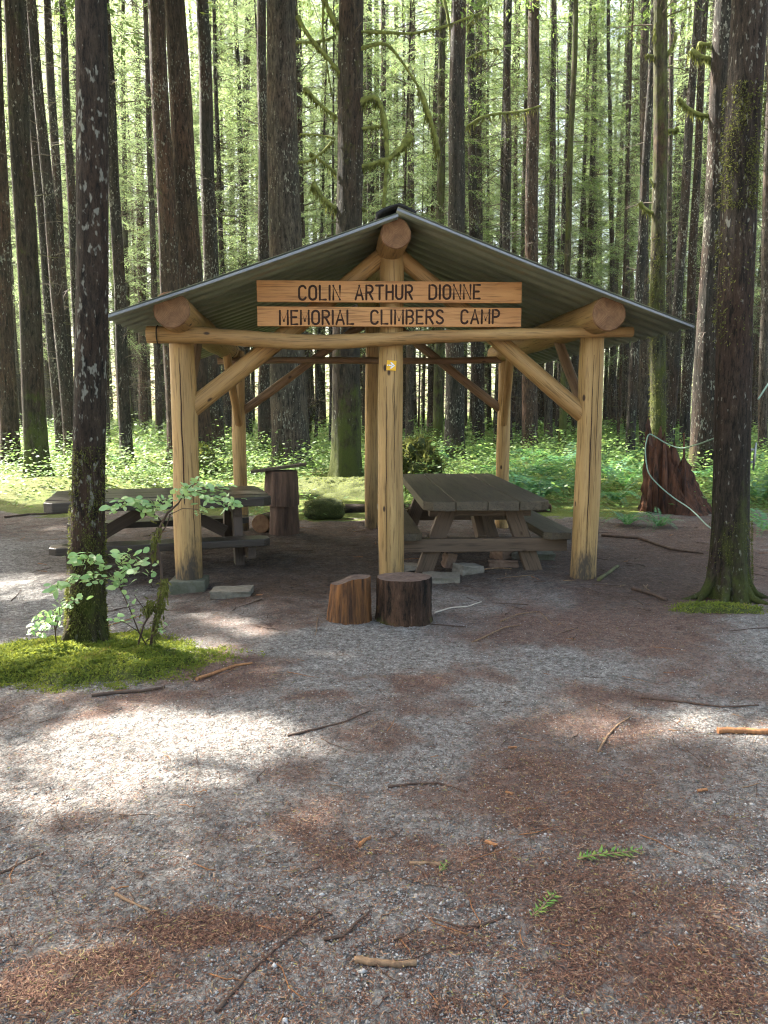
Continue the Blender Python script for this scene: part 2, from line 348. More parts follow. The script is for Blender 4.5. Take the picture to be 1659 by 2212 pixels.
grav = mixc(nt, ramp(nt, n80, [(.36, 0), (.63, 1)]), (.095, .090, .082), (.47, .455, .42))
grav = mixc(nt, .5, grav, mixc(nt, ramp(nt, vo.outputs['Color'], [(.1, 0), (.9, 1)]), (.13, .125, .115), (.52, .50, .465)))
grav = mixc(nt, ramp(nt, n45, [(.34, .65), (.52, 0)]), grav, (.075, .065, .058))
grav = mixc(nt, ramp(nt, n25, [(.32, .75), (.58, 0)]), grav, (.105, .085, .070))
neel = nd(nt, 'TexNoise', {'Vector': nd(nt, 'VectorMath', {0: tc, 1: (1, .45, 1)}, operation='MULTIPLY').outputs[0], 'Scale': 120.0, 'Detail': 3.0, 'Distortion': 1.5}).outputs['Fac']
litc = mixc(nt, ramp(nt, neel, [(.35, 0), (.65, 1)]), (.062, .030, .022), (.25, .130, .088))
litc = mixc(nt, ramp(nt, n6, [(.4, 0), (.7, .5)]), litc, (.085, .055, .045))
lf = mth(nt, 'ADD', zc.outputs[0], mth(nt, 'ADD', mth(nt, 'ADD', mth(nt, 'MULTIPLY', mth(nt, 'SUBTRACT', n25, .5), 1.3), mth(nt, 'MULTIPLY', mth(nt, 'SUBTRACT', n6, .5), 1.3)), mth(nt, 'MULTIPLY', mth(nt, 'SUBTRACT', n80, .5), 1.0)))
col = mixc(nt, ramp(nt, lf, [(.22, 0), (.9, .76)]), grav, litc)
dc = mixc(nt, ramp(nt, n45, [(.3, 0), (.7, 1)]), (.026, .014, .008), (.115, .074, .047))  # dirt brown, darkened to deepen the shade under the roof
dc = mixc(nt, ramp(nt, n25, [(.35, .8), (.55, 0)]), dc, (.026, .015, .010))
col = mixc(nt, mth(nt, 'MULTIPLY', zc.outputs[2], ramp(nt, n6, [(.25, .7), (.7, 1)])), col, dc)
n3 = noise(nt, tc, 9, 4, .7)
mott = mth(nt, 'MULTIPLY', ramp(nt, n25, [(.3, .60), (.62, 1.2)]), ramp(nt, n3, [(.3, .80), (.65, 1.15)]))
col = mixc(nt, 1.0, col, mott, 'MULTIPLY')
mc = mixc(nt, ramp(nt, n25, [(.3, 0), (.7, 1)]), (.06, .085, .014), (.17, .205, .035))
mc = mixc(nt, ramp(nt, n1, [(.45, 0), (.75, .6)]), mc, (.15, .13, .05))
mf = mth(nt, 'ADD', zc.outputs[1], mth(nt, 'MULTIPLY', mth(nt, 'SUBTRACT', n6, .5), .7))
col = mixc(nt, ramp(nt, mf, [(.35, 0), (.6, 1)]), col, mc)
hgt = mth(nt, 'ADD', mth(nt, 'ADD', mth(nt, 'MULTIPLY', n80, .45), mth(nt, 'MULTIPLY', n45, .7)), mth(nt, 'ADD', mth(nt, 'MULTIPLY', n25, .8), mth(nt, 'MULTIPLY', vo.outputs['Distance'], -.35)))
finish(nt, out, col, .85, hgt, 1.0, .045, .2)
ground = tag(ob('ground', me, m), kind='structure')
# ------------------------------------------------------------------ loose needles, gravel
def leafq(c, d, n, L, W):
    c = np.asarray(c, float); d = d/np.linalg.norm(d, axis=1, keepdims=True)
    s = np.cross(d, n); s /= np.maximum(np.linalg.norm(s, axis=1, keepdims=True), 1e-6)
    L = np.asarray(L).reshape(-1, 1); W = np.asarray(W).reshape(-1, 1)
    v = np.stack([c, c+d*L*.45+s*W/2, c+d*L, c+d*L*.45-s*W/2], 1)
    return v.reshape(-1, 3)
def quads_obj(name, v, mats, parent=None, mi=None):
    me = mesh_np(name, v, np.arange(len(v)).reshape(-1, 4), mi=mi)
    return ob(name, me, mats, parent)
def screen_samples(rs, n, y0, y1):
    px = rs.uniform(-60, 1720, n); py = rs.uniform(y0, y1, n)
    a = (px-CX)/F; b = (CY-py)/F; dy = cp+b*sp; dz = -sp+b*cp; t = -CAMH/dz
    return a*t, dy*t
rs = np.random.RandomState(7)
xa, ya = screen_samples(rs, 330000, 1280, 2290)
xb = rs.uniform(-6, 6, 110000); yb = rs.uniform(1.5, 11.5, 110000)
x = np.concatenate([xa, xb]); y = np.concatenate([ya, yb])
lit, moss, dirt_shade = zones(x, y)
keep = (rs.rand(len(x)) < np.clip(lit*1.1, .26, 1)*(1-.4*dirt_shade)) & (moss < .3)
x, y = x[keep], y[keep]; n = len(x)
th = rs.uniform(0, 6.283, n); tl = rs.normal(0, .22, n)
d = np.stack([np.cos(th), np.sin(th), tl], 1)
nn = np.stack([rs.normal(0, .5, n), rs.normal(0, .5, n), np.ones(n)], 1)
L = rs.uniform(.010, .028, n); W = rs.uniform(.0014, .0034, n)
v = leafq(np.stack([x, y, gz(x, y)+rs.uniform(.001, .010, n)], 1), d, nn, L, W)
M['litter'] = leafm('fallen_needles', [(0, (.050, .024, .018)), (.45, (.13, .062, .042)), (.8, (.23, .12, .075)), (.95, (.38, .25, .15)), (1, (.24, .24, .06))], (.2, .1, .05), .1, .75, .25)
tag(quads_obj('needle_litter', v, M['litter']), 'reddish brown fallen needles strewn over the grey gravel clearing', 'needle litter', kind='stuff')
# pebbles: small squashed octahedra
n1_, n2_ = 60000, 260
xa, ya = screen_samples(rs, n1_, 1330, 2290); xb, yb = screen_samples(rs, n2_, 1650, 2290)
x = np.concatenate([xa, xb]); y = np.concatenate([ya, yb]); r = np.concatenate([rs.uniform(.0018, .006, n1_)**1.0, rs.uniform(.006, .014, n2_)])
lit, moss, dirt_shade = zones(x, y); keep = (rs.rand(len(x)) < 1.0-lit*.75) & (moss < .2)
px_, py_ = pixn(np.stack([x, y, 0*x], 1)); keep &= (rs.rand(len(x)) < .5+.5*sstep(300, 1100, px_))
x, y, r = x[keep], y[keep], r[keep]; n = len(x); th = rs.uniform(0, 6.28, n)
o = np.array([[1, 0, 0], [.3, 1, 0], [-.9, .3, 0], [-.2, -.9, 0], [.1, 0, .75], [0, 0, -.5]])
o = o[None]*(1+rs.normal(0, .18, (n, 6, 3)))
c, s = np.cos(th)[:, None], np.sin(th)[:, None]
vx = o[:, :, 0]*c-o[:, :, 1]*s; vy = o[:, :, 0]*s+o[:, :, 1]*c
v = np.stack([vx, vy, o[:, :, 2]], -1)*r[:, None, None]+np.stack([x, y, gz(x, y)+r*.15], 1)[:, None]
t = np.array([[0, 1, 4], [1, 2, 4], [2, 3, 4], [3, 0, 4], [1, 0, 5], [2, 1, 5], [3, 2, 5], [0, 3, 5]])
tr = (t[None]+6*np.arange(n)[:, None, None]).reshape(-1, 3)
me = mesh_np('gravel', v.reshape(-1, 3), None, tr)
m, nt, out = new_mat('gravel_stones')
rr = nd(nt, 'NewGeometry').outputs['Random Per Island']
finish(nt, out, ramp(nt, rr, [(0, (.08, .077, .072)), (.45, (.26, .25, .23)), (.85, (.35, .34, .32)), (1, (.46, .46, .44))]), .8)
tag(ob('gravel', me, m), 'small grey and white gravel stones scattered over the clearing', 'gravel', kind='stuff')
# small twiglets: too many to count
mb = MB(); rg = random.Random(5)
xa, ya = screen_samples(rs, 240, 1180, 2280)
xw = rs.uniform(-6, 6, 260); yw = rs.uniform(5.2, 12, 260); xa = np.concatenate([xa, xw]); ya = np.concatenate([ya, yw])
for k in range(len(xa)):
    L = rg.uniform(.03, .13)*rg.choice([1, 1, 1.7])*(1 if k < 240 else 2.0); a = rg.uniform(0, 6.28); pts = []
    for j in range(4):
        u = j/3-.5; xx = xa[k]+math.cos(a)*u*L+rg.uniform(-.01, .01); yy = ya[k]+math.sin(a)*u*L+rg.uniform(-.01, .01)
        pts.append((xx, yy, gzf(xx, yy)+.006))
    rk = 1 if k < 240 else 2.0
    mb.tube(pts, [.0024*rk, .0022*rk, .0018*rk, .001*rk], 4, rg.choice([0, 0, 0, 0, 0, 1, 2]), jit=.2, rng=rg)
tag(ob('twig_debris', mb.mesh('twig_debris'), [M['stick_dark'], M['stick_tan'], M['stick_orange']]), 'countless short broken twigs littering the gravel and needles', 'twig litter', kind='stuff')
# ------------------------------------------------------------------ the shelter
YAW = R(4.6); C0 = Vector((.065, 7.34, 0))
U = Vector((math.cos(YAW), math.sin(YAW), 0)); V = Vector((-math.sin(YAW), math.cos(YAW), 0)); ZZ = Vector((0, 0, 1))
def B(px, py, v):
    d = ray(px, py); o = Vector((0, 0, CAMH)); t = (v-(o-C0).dot(V))/d.dot(V)
    return o+d*t
def Buz(px, py, v):
    p = B(px, py, v); return (p-C0).dot(U), p.z
def W(u, v, z): return C0+U*u+V*v+ZZ*z
DEP = 3.55
shelter = thing('picnic_shelter', 'open log picnic shelter with a grey green metal roof and a carved memorial name sign', 'shelter', C0)
def log(name, p0, p1, r0, r1, mat, n=20, wob=.006, seed=0, label=None, parent=shelter, bow=0, lump=.025):
    """round log as one mesh; local z runs along the grain"""
    rg = random.Random(seed+len(name)); p0 = Vector(p0); p1 = Vector(p1); L = (p1-p0).length
    k = max(6, int(L/.16)); mb = MB(); ph = [rg.uniform(0, 6.28) for _ in range(4)]
    pts = [(wob*math.sin(3*t/k*2+ph[0])+bow*math.sin(math.pi*t/k), wob*math.sin(2.3*t/k*2+ph[1]), L*t/k) for t in range(k+1)]
    vs = []
    for t, p in enumerate(pts):
        r = r0+(r1-r0)*t/k; r *= 1+lump*math.sin(t*.9+ph[2])
        for q in range(n):
            a = 2*math.pi*q/n; rr = r*(1+.018*math.sin(3*a+ph[3])+.012*math.sin(5*a+t*.5))
            vs.append((p[0]+rr*math.cos(a), p[1]+rr*math.sin(a), p[2]))
    fs = [[t*n+q, t*n+(q+1) % n, (t+1)*n+(q+1) % n, (t+1)*n+q] for t in range(k) for q in range(n)]
    mb.add(vs, fs, 0)
    # ends: slightly chamfered caps
    for e, sgn in ((0, -1), (k, 1)):
        b = e*n; c = pts[e]; ring = [vs[b+q] for q in range(n)]
        inn = [(c[0]+(x-c[0])*.93, c[1]+(y-c[1])*.93, z+sgn*.012) for x, y, z in ring]
        f2 = [[q, (q+1) % n, n+(q+1) % n, n+q] for q in range(n)]+[list(range(n, 2*n))]
        if sgn < 0: f2 = [f[::-1] for f in f2]
        mb.add(ring+inn, f2, 1, False)
    o = ob(name, mb.mesh(name), [mat, M['endgrain']])
    o.rotation_euler = Vector((0, 0, 1)).rotation_difference((p1-p0).normalized()).to_euler(); o.location = p0
    if parent: adopt(o, parent)
    if label: o['label'] = label
    # drying check: a thin dark crack line down the log face
    return o
def crack(parent, z0, z1, ang, r, wdt=.004, seed=1):
    """drying crack as a thin dark sliver just proud of the log (sub-part)"""
    rg = random.Random(seed); n = 14; vs = []
    for i in range(n+1):
        z = z0+(z1-z0)*i/n; a = ang+rg.uniform(-.03, .03); ww = wdt/r*(.35+.65*math.sin(math.pi*min(1, max(0, (i+.3)/n))))
        for da in (-ww, 0, ww):
            rr = r(z) if callable(r) else r
            vs.append(((rr+.0035)*math.cos(a+da), (rr+.0035)*math.sin(a+da), z))
    fs = [[i*3+j, i*3+j+1, (i+1)*3+j+1, (i+1)*3+j] for i in range(n) for j in (0, 1)]
    mb = MB(); mb.add(vs, fs, 0)
    c = ob('crack', mb.mesh('crack'), M['burnt']); c.matrix_basis = Matrix()
    c.parent = parent
    return c
uL, _ = Buz(402, 1000, 0); uR, _ = Buz(1268, 1000, 0)
zb_l = B(400, 722, 0).z; zb_r = B(1278, 716, 0).z
pl = log('post', W(uL, 0, .06), W(uL-.01, 0, zb_l+.02), .128, .112, M['post'], seed=1, label='left front post standing on a concrete footing')
pr = log('post', W(uR, 0, -.03), W(uR+.015, 0, zb_r+.02), .128, .112, M['post'], seed=2, label='right front post with a blackened foot')
zr = B(845, 520, 0).z
pc = log('post', W(0, 0, -.03), W(0.0, 0, zr), .127, .108, M['post'], seed=3, label='middle front post rising to the ridge log')
uLb, zLb = Buz(513, 760, DEP); uRb, zRb = Buz(1091, 760, DEP); uCb, zCb = Buz(803, 540, DEP)
log('post', W(uLb, DEP, -.05), W(uLb, DEP, zLb), .098, .09, M['post'], seed=4)
log('post', W(uRb, DEP, -.05), W(uRb, DEP, zRb), .098, .088, M['post'], seed=5)
log('post', W(uCb, DEP, -.05), W(uCb, DEP, B(803, 560, DEP).z), .105, .095, M['post'], seed=6)
# purlins and ridge log, running front to back
FO = -.55; BK = DEP+.35
def purlin(px, py, r0, r1, seed, dz=0):
    u, z = Buz(px, py, FO); return log('purlin', W(u, FO, z), W(u, BK, z+dz), r0, r1, M['log'], seed=seed), u, z
_, uPL, zPL = purlin(371, 671, .155, .125, 11)
_, uPR, zPR = purlin(1314, 679, .150, .125, 12)
u, zRI = Buz(855, 503, FO); uRI = u
log('ridge_log', W(u, FO, zRI), W(u, BK, zRI), .132, .12, M['log'], seed=13)
# cross poles tied along the front and the back
def pole(name, pts, r, v, mat, seed):
    mb = MB(); P3 = [B(x, y, v) for x, y in pts]; base = P3[0]; rg = random.Random(seed)
    rot = U.to_track_quat('Z', 'Y'); inv = rot.inverted(); fine = []
    for i in range(len(P3)-1):
        for k in range(4): fine.append(P3[i].lerp(P3[i+1], k/4))
    fine.append(P3[-1]); loc = [inv @ (p-base) for p in fine]
    rad = [(r[0]+(r[1]-r[0])*i/(len(loc)-1))*(1+rg.uniform(-.05, .05)) for i in range(len(loc))]
    mb.tube(loc, rad, 14, 0, True, 1)
    o = ob(name, mb.mesh(name), [mat, M['endgrain']]); o.location = base; o.rotation_euler = rot.to_euler(); adopt(o, shelter); return o
pf = pole('cross_pole', [(318, 723), (430, 724), (560, 733), (640, 739), (720, 739), (790, 735), (840, 733), (900, 729), (1000, 726), (1120, 722), (1240, 718), (1366, 717)], (.076, .048), -.185, M['log'], 3)
pf['label'] = 'slightly wavy front cross pole below the sign'
pole('cross_pole', [(470, 780), (620, 778), (800, 779), (950, 780), (1082, 777)], (.045, .045), DEP-.14, M['log_dark'], 4)['label'] = 'dark thin rear cross pole'
# long diagonal braces in the front and the rear frame
def brace(a, b, v, r0, r1, mat, seed): return log('brace', B(a[0], a[1], v), B(b[0], b[1], v), r0, r1, mat, n=14, seed=seed)
brace((402, 893), (838, 545), .03, .088, .078, M['log'], 21)
brace((1268, 902), (852, 545), .03, .085, .075, M['log'], 22)
brace((512, 896), (800, 690), DEP+.02, .062, .058, M['log_dark'], 23)
brace((1092, 892), (805, 668), DEP+.02, .062, .058, M['log_dark'], 24)
# knee braces up to the purlins
log('brace', W(uL, .02, 1.55), W(uPL, .85, zPL-.08), .055, .05, M['log_dark'], n=12, seed=25)
log('brace', W(uR, .02, 1.55), W(uPR-.02, .85, zPR-.08), .055, .05, M['log_dark'], n=12, seed=26)
log('brace', W(uLb, DEP-.02, 1.45), W(uPL+.05, DEP-.75, zPL-.08), .06, .055, M['log'], n=12, seed=27)
log('brace', W(uRb, DEP-.02, 1.45), W(uPR-.05, DEP-.75, zPR-.08), .06, .055, M['log'], n=12, seed=28)
crack(pl, .2, 1.2, math.radians(-50), .126, .003, 5); crack(pr, 1.0, 2.3, math.radians(-70), .120, .003, 6); crack(pc, 1.0, 2.2, math.radians(-75), .122, .003, 7)
crack(pl, .35, 2.15, math.radians(-85), .123, .006, 1); crack(pr, .3, 2.2, math.radians(-96), .123, .005, 2); crack(pc, .25, 1.9, math.radians(-110), .124, .004, 3)
# roof sheets: trapezoid profile running from ridge to eave
VF, VB = -.66, DEP+.62
uEL, zEL = Buz(226, 686, VF); uER, zER = Buz(1499, 706, VF)
uTL, zTL = Buz(860, 465, VF); uTR, zTR = Buz(858, 452, VF)
def roof(name, u0, z0, u1, z1, label):
    n = int((VB-VF)/.0115); vs = []; m_ = 7; th = .002
    nrm = Vector((-(z1-z0), 0, u1-u0)).normalized()
    if nrm.z < 0: nrm = -nrm
    for side in (0, 1):
        for i in range(n+1):
            v = VF+(VB-VF)*i/n; ph = (v-VF)/.23 % 1
            h = .030*min(1, max(0, (abs(ph-.5)-.2)/.12))-.012+.0025*math.cos(2*math.pi*(v-VF)/.033)
            for j in range(m_):
                t = j/(m_-1); sag = -.012*math.sin(math.pi*t)*(1+.5*math.sin(v*1.3))
                hh = h+sag+(th if side else 0)
                vs.append(W(u0+(u1-u0)*t+nrm.x*hh, v, z0+(z1-z0)*t+nrm.z*hh))
    fs = []; N = (n+1)*m_
    for i in range(n):
        for j in range(m_-1):
            a = i*m_+j; fs.append([a, a+1, a+m_+1, a+m_]); fs.append([N+a+m_, N+a+m_+1, N+a+1, N+a])
    for i in range(n):
        a = i*m_; b = a+m_-1; fs.append([a, a+m_, N+a+m_, N+a]); fs.append([b+m_, b, N+b, N+b+m_])
    for j in range(m_-1):
        fs.append([j+1, j, N+j, N+j+1]); a = n*m_+j; fs.append([a, a+1, N+a+1, N+a])
    mb = MB(); mb.add([v-C0 for v in vs], fs, 0)
    o = ob(name, mb.mesh(name), M['roof'], loc=C0); adopt(o, shelter); o['label'] = label; return o
rl = roof('roof_sheet', uTL, zTL, uEL, zEL, 'left roof slope of ribbed metal')
rr_ = roof('roof_sheet', uTR, zTR, uER, zER, 'right roof slope of ribbed metal')
def trim(u0, z0, u1, z1, hgt, parent):
    d = Vector((u1-u0, 0, z1-z0)); L = d.length; n = Vector((-d.z, 0, d.x)).normalized()
    if n.z < 0: n = -n
    mb = MB(); vs = []
    for k in range(9):
        t = k/8; sag = -.012*math.sin(math.pi*t)
        for (hh, v) in ((-.012, VF-.012), (-.012+hgt, VF-.012), (-.012+hgt, VF+.07), (-.015+hgt, VF+.07), (-.015+hgt, VF-.008), (-.012, VF-.008)):
            vs.append(W(u0+d.x*t+n.x*(hh+sag), v, z0+d.z*t+n.z*(hh+sag))-C0)
    fs = [[k*6+j, k*6+(j+1) % 6, (k+1)*6+(j+1) % 6, (k+1)*6+j] for k in range(8) for j in range(6)]
    mb.add(vs, fs+[[0, 1, 2, 3, 4, 5], [48+j for j in range(6)][::-1]], 0, False)
    o = ob('edge_trim', mb.mesh('edge_trim'), M['trim'], loc=C0); o.parent = parent; o.matrix_parent_inverse = (Matrix.Translation(C0)).inverted(); return o
trim(uTL, zTL, uEL, zEL, .022, rl); trim(uTR, zTR, uER, zER, .020, rr_)
mb = MB(); vs = []                       # ridge felt folded over the top
prof = [(-.16, -.030), (-.165, -.005), (-.10, .035), (-.02, .070), (.03, .078), (.10, .055), (.17, .015), (.172, -.012)]
nv = 24; rg = random.Random(9)
for i in range(nv+1):
    v = VF+.10+(VB-VF-.16)*i/nv
    for (du, dz) in prof: vs.append(W(uTR+du+rg.uniform(-.006, .006), v+(.03 if abs(du) > .09 else 0)*math.sin(i), zTR+dz+rg.uniform(-.006, .006))-C0)
k = len(prof)
for i in range(nv+1):
    v = VF+.10+(VB-VF-.16)*i/nv
    for (du, dz) in prof: vs.append(W(uTR+du*.9, v, zTR+dz-.018)-C0)
N = (nv+1)*k
fs = [[i*k+j, i*k+j+1, (i+1)*k+j+1, (i+1)*k+j] for i in range(nv) for j in range(k-1)]
fs += [[N+(i+1)*k+j, N+(i+1)*k+j+1, N+i*k+j+1, N+i*k+j] for i in range(nv) for j in range(k-1)]
fs += [[j+1, j, N+j, N+j+1] for j in range(k-1)]+[[i*k, (i+1)*k, N+(i+1)*k, N+i*k] for i in range(nv)]+[[(i+1)*k+k-1, i*k+k-1, N+i*k+k-1, N+(i+1)*k+k-1] for i in range(nv)]
mb.add(vs, fs, 0)
adopt(ob('ridge_felt', mb.mesh('ridge_felt'), M['rubber'], loc=C0), shelter)
# footing block
p = W(uL, -.02, -.03)
mb = MB(); mb.prism(Matrix.Rotation(YAW, 4, 'Z'), [(-.165, -.15), (.165, -.15), (.165, .15), (-.165, .15)], -.12, .10)
adopt(ob('footing', mb.mesh('footing'), M['concrete_moss'], loc=p, bevel=.012), shelter)
# sign boards with routed letters: strokes in a unit cell (x 0..w, y 0..1)
def arc(cx, cy_, rx, ry, a0, a1, n=8): return [(cx+rx*math.cos(R(a0+(a1-a0)*i/n)), cy_+ry*math.sin(R(a0+(a1-a0)*i/n))) for i in range(n+1)]
GL = {
 'C': (.5, [arc(.25, .75, .25, .25, 20, 180)+arc(.25, .25, .25, .25, 180, 340)]),
 'O': (.52, [arc(.26, .74, .26, .26, 0, 180)+arc(.26, .26, .26, .26, 180, 360)+[(.52, .74)]]),
 'L': (.46, [[(0, 1), (0, 0), (.46, 0)]]),
 'I': (.02, [[(.01, 1), (.01, 0)]]),
 'N': (.5, [[(0, 0), (0, 1), (.5, 0), (.5, 1)]]),
 'A': (.58, [[(0, 0), (.29, 1), (.58, 0)], [(.1, .3), (.48, .3)]]),
 'R': (.5, [[(0, 0), (0, 1), (.26, 1)]+arc(.26, .75, .24, .25, 90, -90)+[(0, .5)], [(.22, .5), (.5, 0)]]),
 'T': (.56, [[(0, 1), (.56, 1)], [(.28, 1), (.28, 0)]]),
 'H': (.5, [[(0, 1), (0, 0)], [(.5, 1), (.5, 0)], [(0, .52), (.5, .52)]]),
 'U': (.5, [[(0, 1)]+arc(.25, .25, .25, .25, 180, 360)+[(.5, 1)]]),
 'D': (.52, [[(0, 0), (0, 1), (.24, 1)]+arc(.24, .72, .28, .28, 90, 0, 5)+arc(.24, .28, .28, .28, 0, -90, 5)+[(0, 0)]]),
 'E': (.46, [[(.46, 1), (0, 1), (0, 0), (.46, 0)], [(0, .52), (.38, .52)]]),
 'M': (.6, [[(0, 0), (0, 1), (.3, .25), (.6, 1), (.6, 0)]]),
 'B': (.5, [[(0, 0), (0, 1), (.26, 1)]+arc(.26, .76, .22, .24, 90, -90)+[(0, .52)], [(.26, .52)]+arc(.26, .26, .24, .26, 90, -90)+[(0, 0)]]),
 'S': (.5, [arc(.25, .76, .24, .24, 25, 180, 7)+[(.06, .62), (.44, .38)]+arc(.25, .24, .25, .24, 0, -155, 8)]),
 'P': (.5, [[(0, 0), (0, 1), (.26, 1)]+arc(.26, .74, .24, .26, 90, -90)+[(0, .48)]]),
}
def sign_board(px0, px1, py0, py1, words, ly0, ly1, label):
    v = -.165; a = B(px0, (py0+py1)/2, v); b = B(px1, (py0+py1)/2, v); c = (a+b)/2
    hgt = (B(840, py0, v)-B(840, py1, v)).length; wid = (b-a).length; th = .038
    mb = MB(); mb.prism(Matrix.Rotation(R(90), 4, 'Y'), [(-hgt/2, -th/2), (hgt/2, -th/2), (hgt/2, th/2), (-hgt/2, th/2)], -wid/2, wid/2)
    # grain along local z: mesh is built with z along the board
    mz = MB(); mz.prism(Matrix(), [(-hgt/2, -th/2), (hgt/2, -th/2), (hgt/2, th/2), (-hgt/2, th/2)], -wid/2, wid/2)
    ax = (b-a).normalized(); front = -V; upv = front.cross(ax)*-1
    Mx = Matrix((( -ZZ.x, front.x*-1, ax.x, 0), (-ZZ.y, front.y*-1, ax.y, 0), (-ZZ.z, front.z*-1, ax.z, 0), (0, 0, 0, 1)))
    o = ob('sign_board', mz.mesh('sign_board'), M['board'], bevel=.004)
    Mw = Matrix.Translation(c) @ Mx; o.matrix_basis = Mw; adopt(o, shelter); o.matrix_basis = Mw; o['label'] = label
    s0 = .0108
    for word, x0, x1 in words:
        mb = MB()
        A_ = B(x0, ly1, v-th/2); E_ = B(x1, ly1, v-th/2); H_ = (B(840, ly0, v-th/2)-B(840, ly1, v-th/2)).length-2*s0
        tot = sum(GL[ch][0] for ch in word); gaps = len(word)-1; Wd = (E_-A_).length-2*s0
        gap = .27; k = Wd/((tot+gap*gaps)*H_)
        x = 0
        for ch in word:
            wd, strokes = GL[ch]
            for st in strokes:
                pts = [A_+ax*(s0+(x+px_*1.0)*H_*k)+ZZ*(s0+py_*H_) for px_, py_ in st]
                # flattened round stroke, sunk halfway into the board
                loc = [Vector(((p-c).dot(ax), (p-c).dot(ZZ), 0)) for p in pts]
                fp = []
                for i in range(len(loc)):
                    fp.append(loc[i])
                f = MB(); f.tube(fp, s0, 8)
                mb.add([c-V*(th/2-.001)-V*(p[2]*.35)+ax*p[0]+ZZ*p[1]-C0 for p in f.v], f.f, 0)
                for e in fp:              # round joints
                    sp_ = []; fs_ = []
                    for i in range(5):
                        th_ = math.pi*i/4
                        for j in range(8): sp_.append((e.x+s0*math.sin(th_)*math.cos(j*math.pi/4), e.y+s0*math.sin(th_)*math.sin(j*math.pi/4), s0*math.cos(th_)))
                    for i in range(4):
                        for j in range(8): fs_.append([i*8+j, i*8+(j+1) % 8, (i+1)*8+(j+1) % 8, (i+1)*8+j])
                    mb.add([c-V*(th/2-.001)-V*(p[2]*.36)+ax*p[0]+ZZ*p[1]-C0 for p in sp_], fs_, 0)
            x += wd+gap
        l = ob('lettering', mb.mesh('lettering'), M['burnt'], loc=C0); l['label'] = 'routed dark word '+word
        l.parent = o; l.matrix_parent_inverse = Mw.inverted()
    return o
def cx2(a): return 548.5+a*.3637
sign_board(555, 1126, 608, 654, [('COLIN', cx2(262), cx2(518)), ('ARTHUR', cx2(597), cx2(946)), ('DIONNE', cx2(1035), cx2(1348))], 614, 649, 'upper cedar board reading COLIN ARTHUR DIONNE')
sign_board(556, 1125, 664, 706, [('MEMORIAL', cx2(148), cx2(598)), ('CLIMBERS', cx2(690), cx2(1130)), ('CAMP', cx2(1225), cx2(1462))], 668, 702, 'lower cedar board reading MEMORIAL CLIMBERS CAMP')
# yellow way marker
v = -.131; c = B(845.5, 789.5, v); sz = (B(835, 789, v)-B(856, 789, v)).length/2
Mw = Matrix.Translation(c) @ Matrix.Rotation(YAW, 4, 'Z') @ Matrix.Rotation(R(90), 4, 'X') @ Matrix.Rotation(R(-4), 4, 'Z')
mb = MB(); mb.prism(Matrix(), [(-sz, -sz), (sz, -sz), (sz, sz), (-sz, sz)], -.003, .004)
mk = ob('way_marker', mb.mesh('way_marker'), M['yellow'], bevel=.002); mk.matrix_basis = Mw; adopt(mk, shelter); mk.matrix_basis = Mw
mb = MB(); s = sz
mb.prism(Matrix(), [(-.85*s, -.13*s), (.1*s, -.13*s), (-.3*s, -.58*s), (0, -.66*s), (.75*s, 0), (0, .66*s), (-.3*s, .58*s), (.1*s, .13*s), (-.85*s, .13*s)], .0045, .0062)
ar = ob('arrow', mb.mesh('arrow'), M['white']); ar.parent = mk
for x in (-.62*s, .3*s):
    mb = MB(); mb.tube([(x, 0, .006), (x, 0, .0085)], .005, 8); sc = ob('screw', mb.mesh('screw'), M['steel']); sc.parent = mk
# wire ties holding the pole and the purlin
mb = MB(); cpt = B(341, 724, -.185)
mb.tube([cpt-C0+V*(.084*math.cos(t*.5236))+ZZ*(.084*math.sin(t*.5236))+U*(.004*t/12) for t in range(13)], .006, 6)
adopt(ob('wire_tie', mb.mesh('wire_tie'), M['rubber'], loc=C0), shelter)
mb = MB()
mb.tube([W(uPL+.14*math.cos(t*.5236), DEP-.35, zPL+.14*math.sin(t*.5236))-C0 for t in range(13)], .007, 6)
mb.tube([W(uPL-.02, DEP-.35, zPL-.14)-C0, W(uPL+.05, DEP-.2, zPL-.28)-C0, W(uPL+.16, DEP-.1, zPL-.42)-C0], .006, 5)
adopt(ob('wire_tie', mb.mesh('wire_tie'), M['rubber'], loc=C0), shelter)
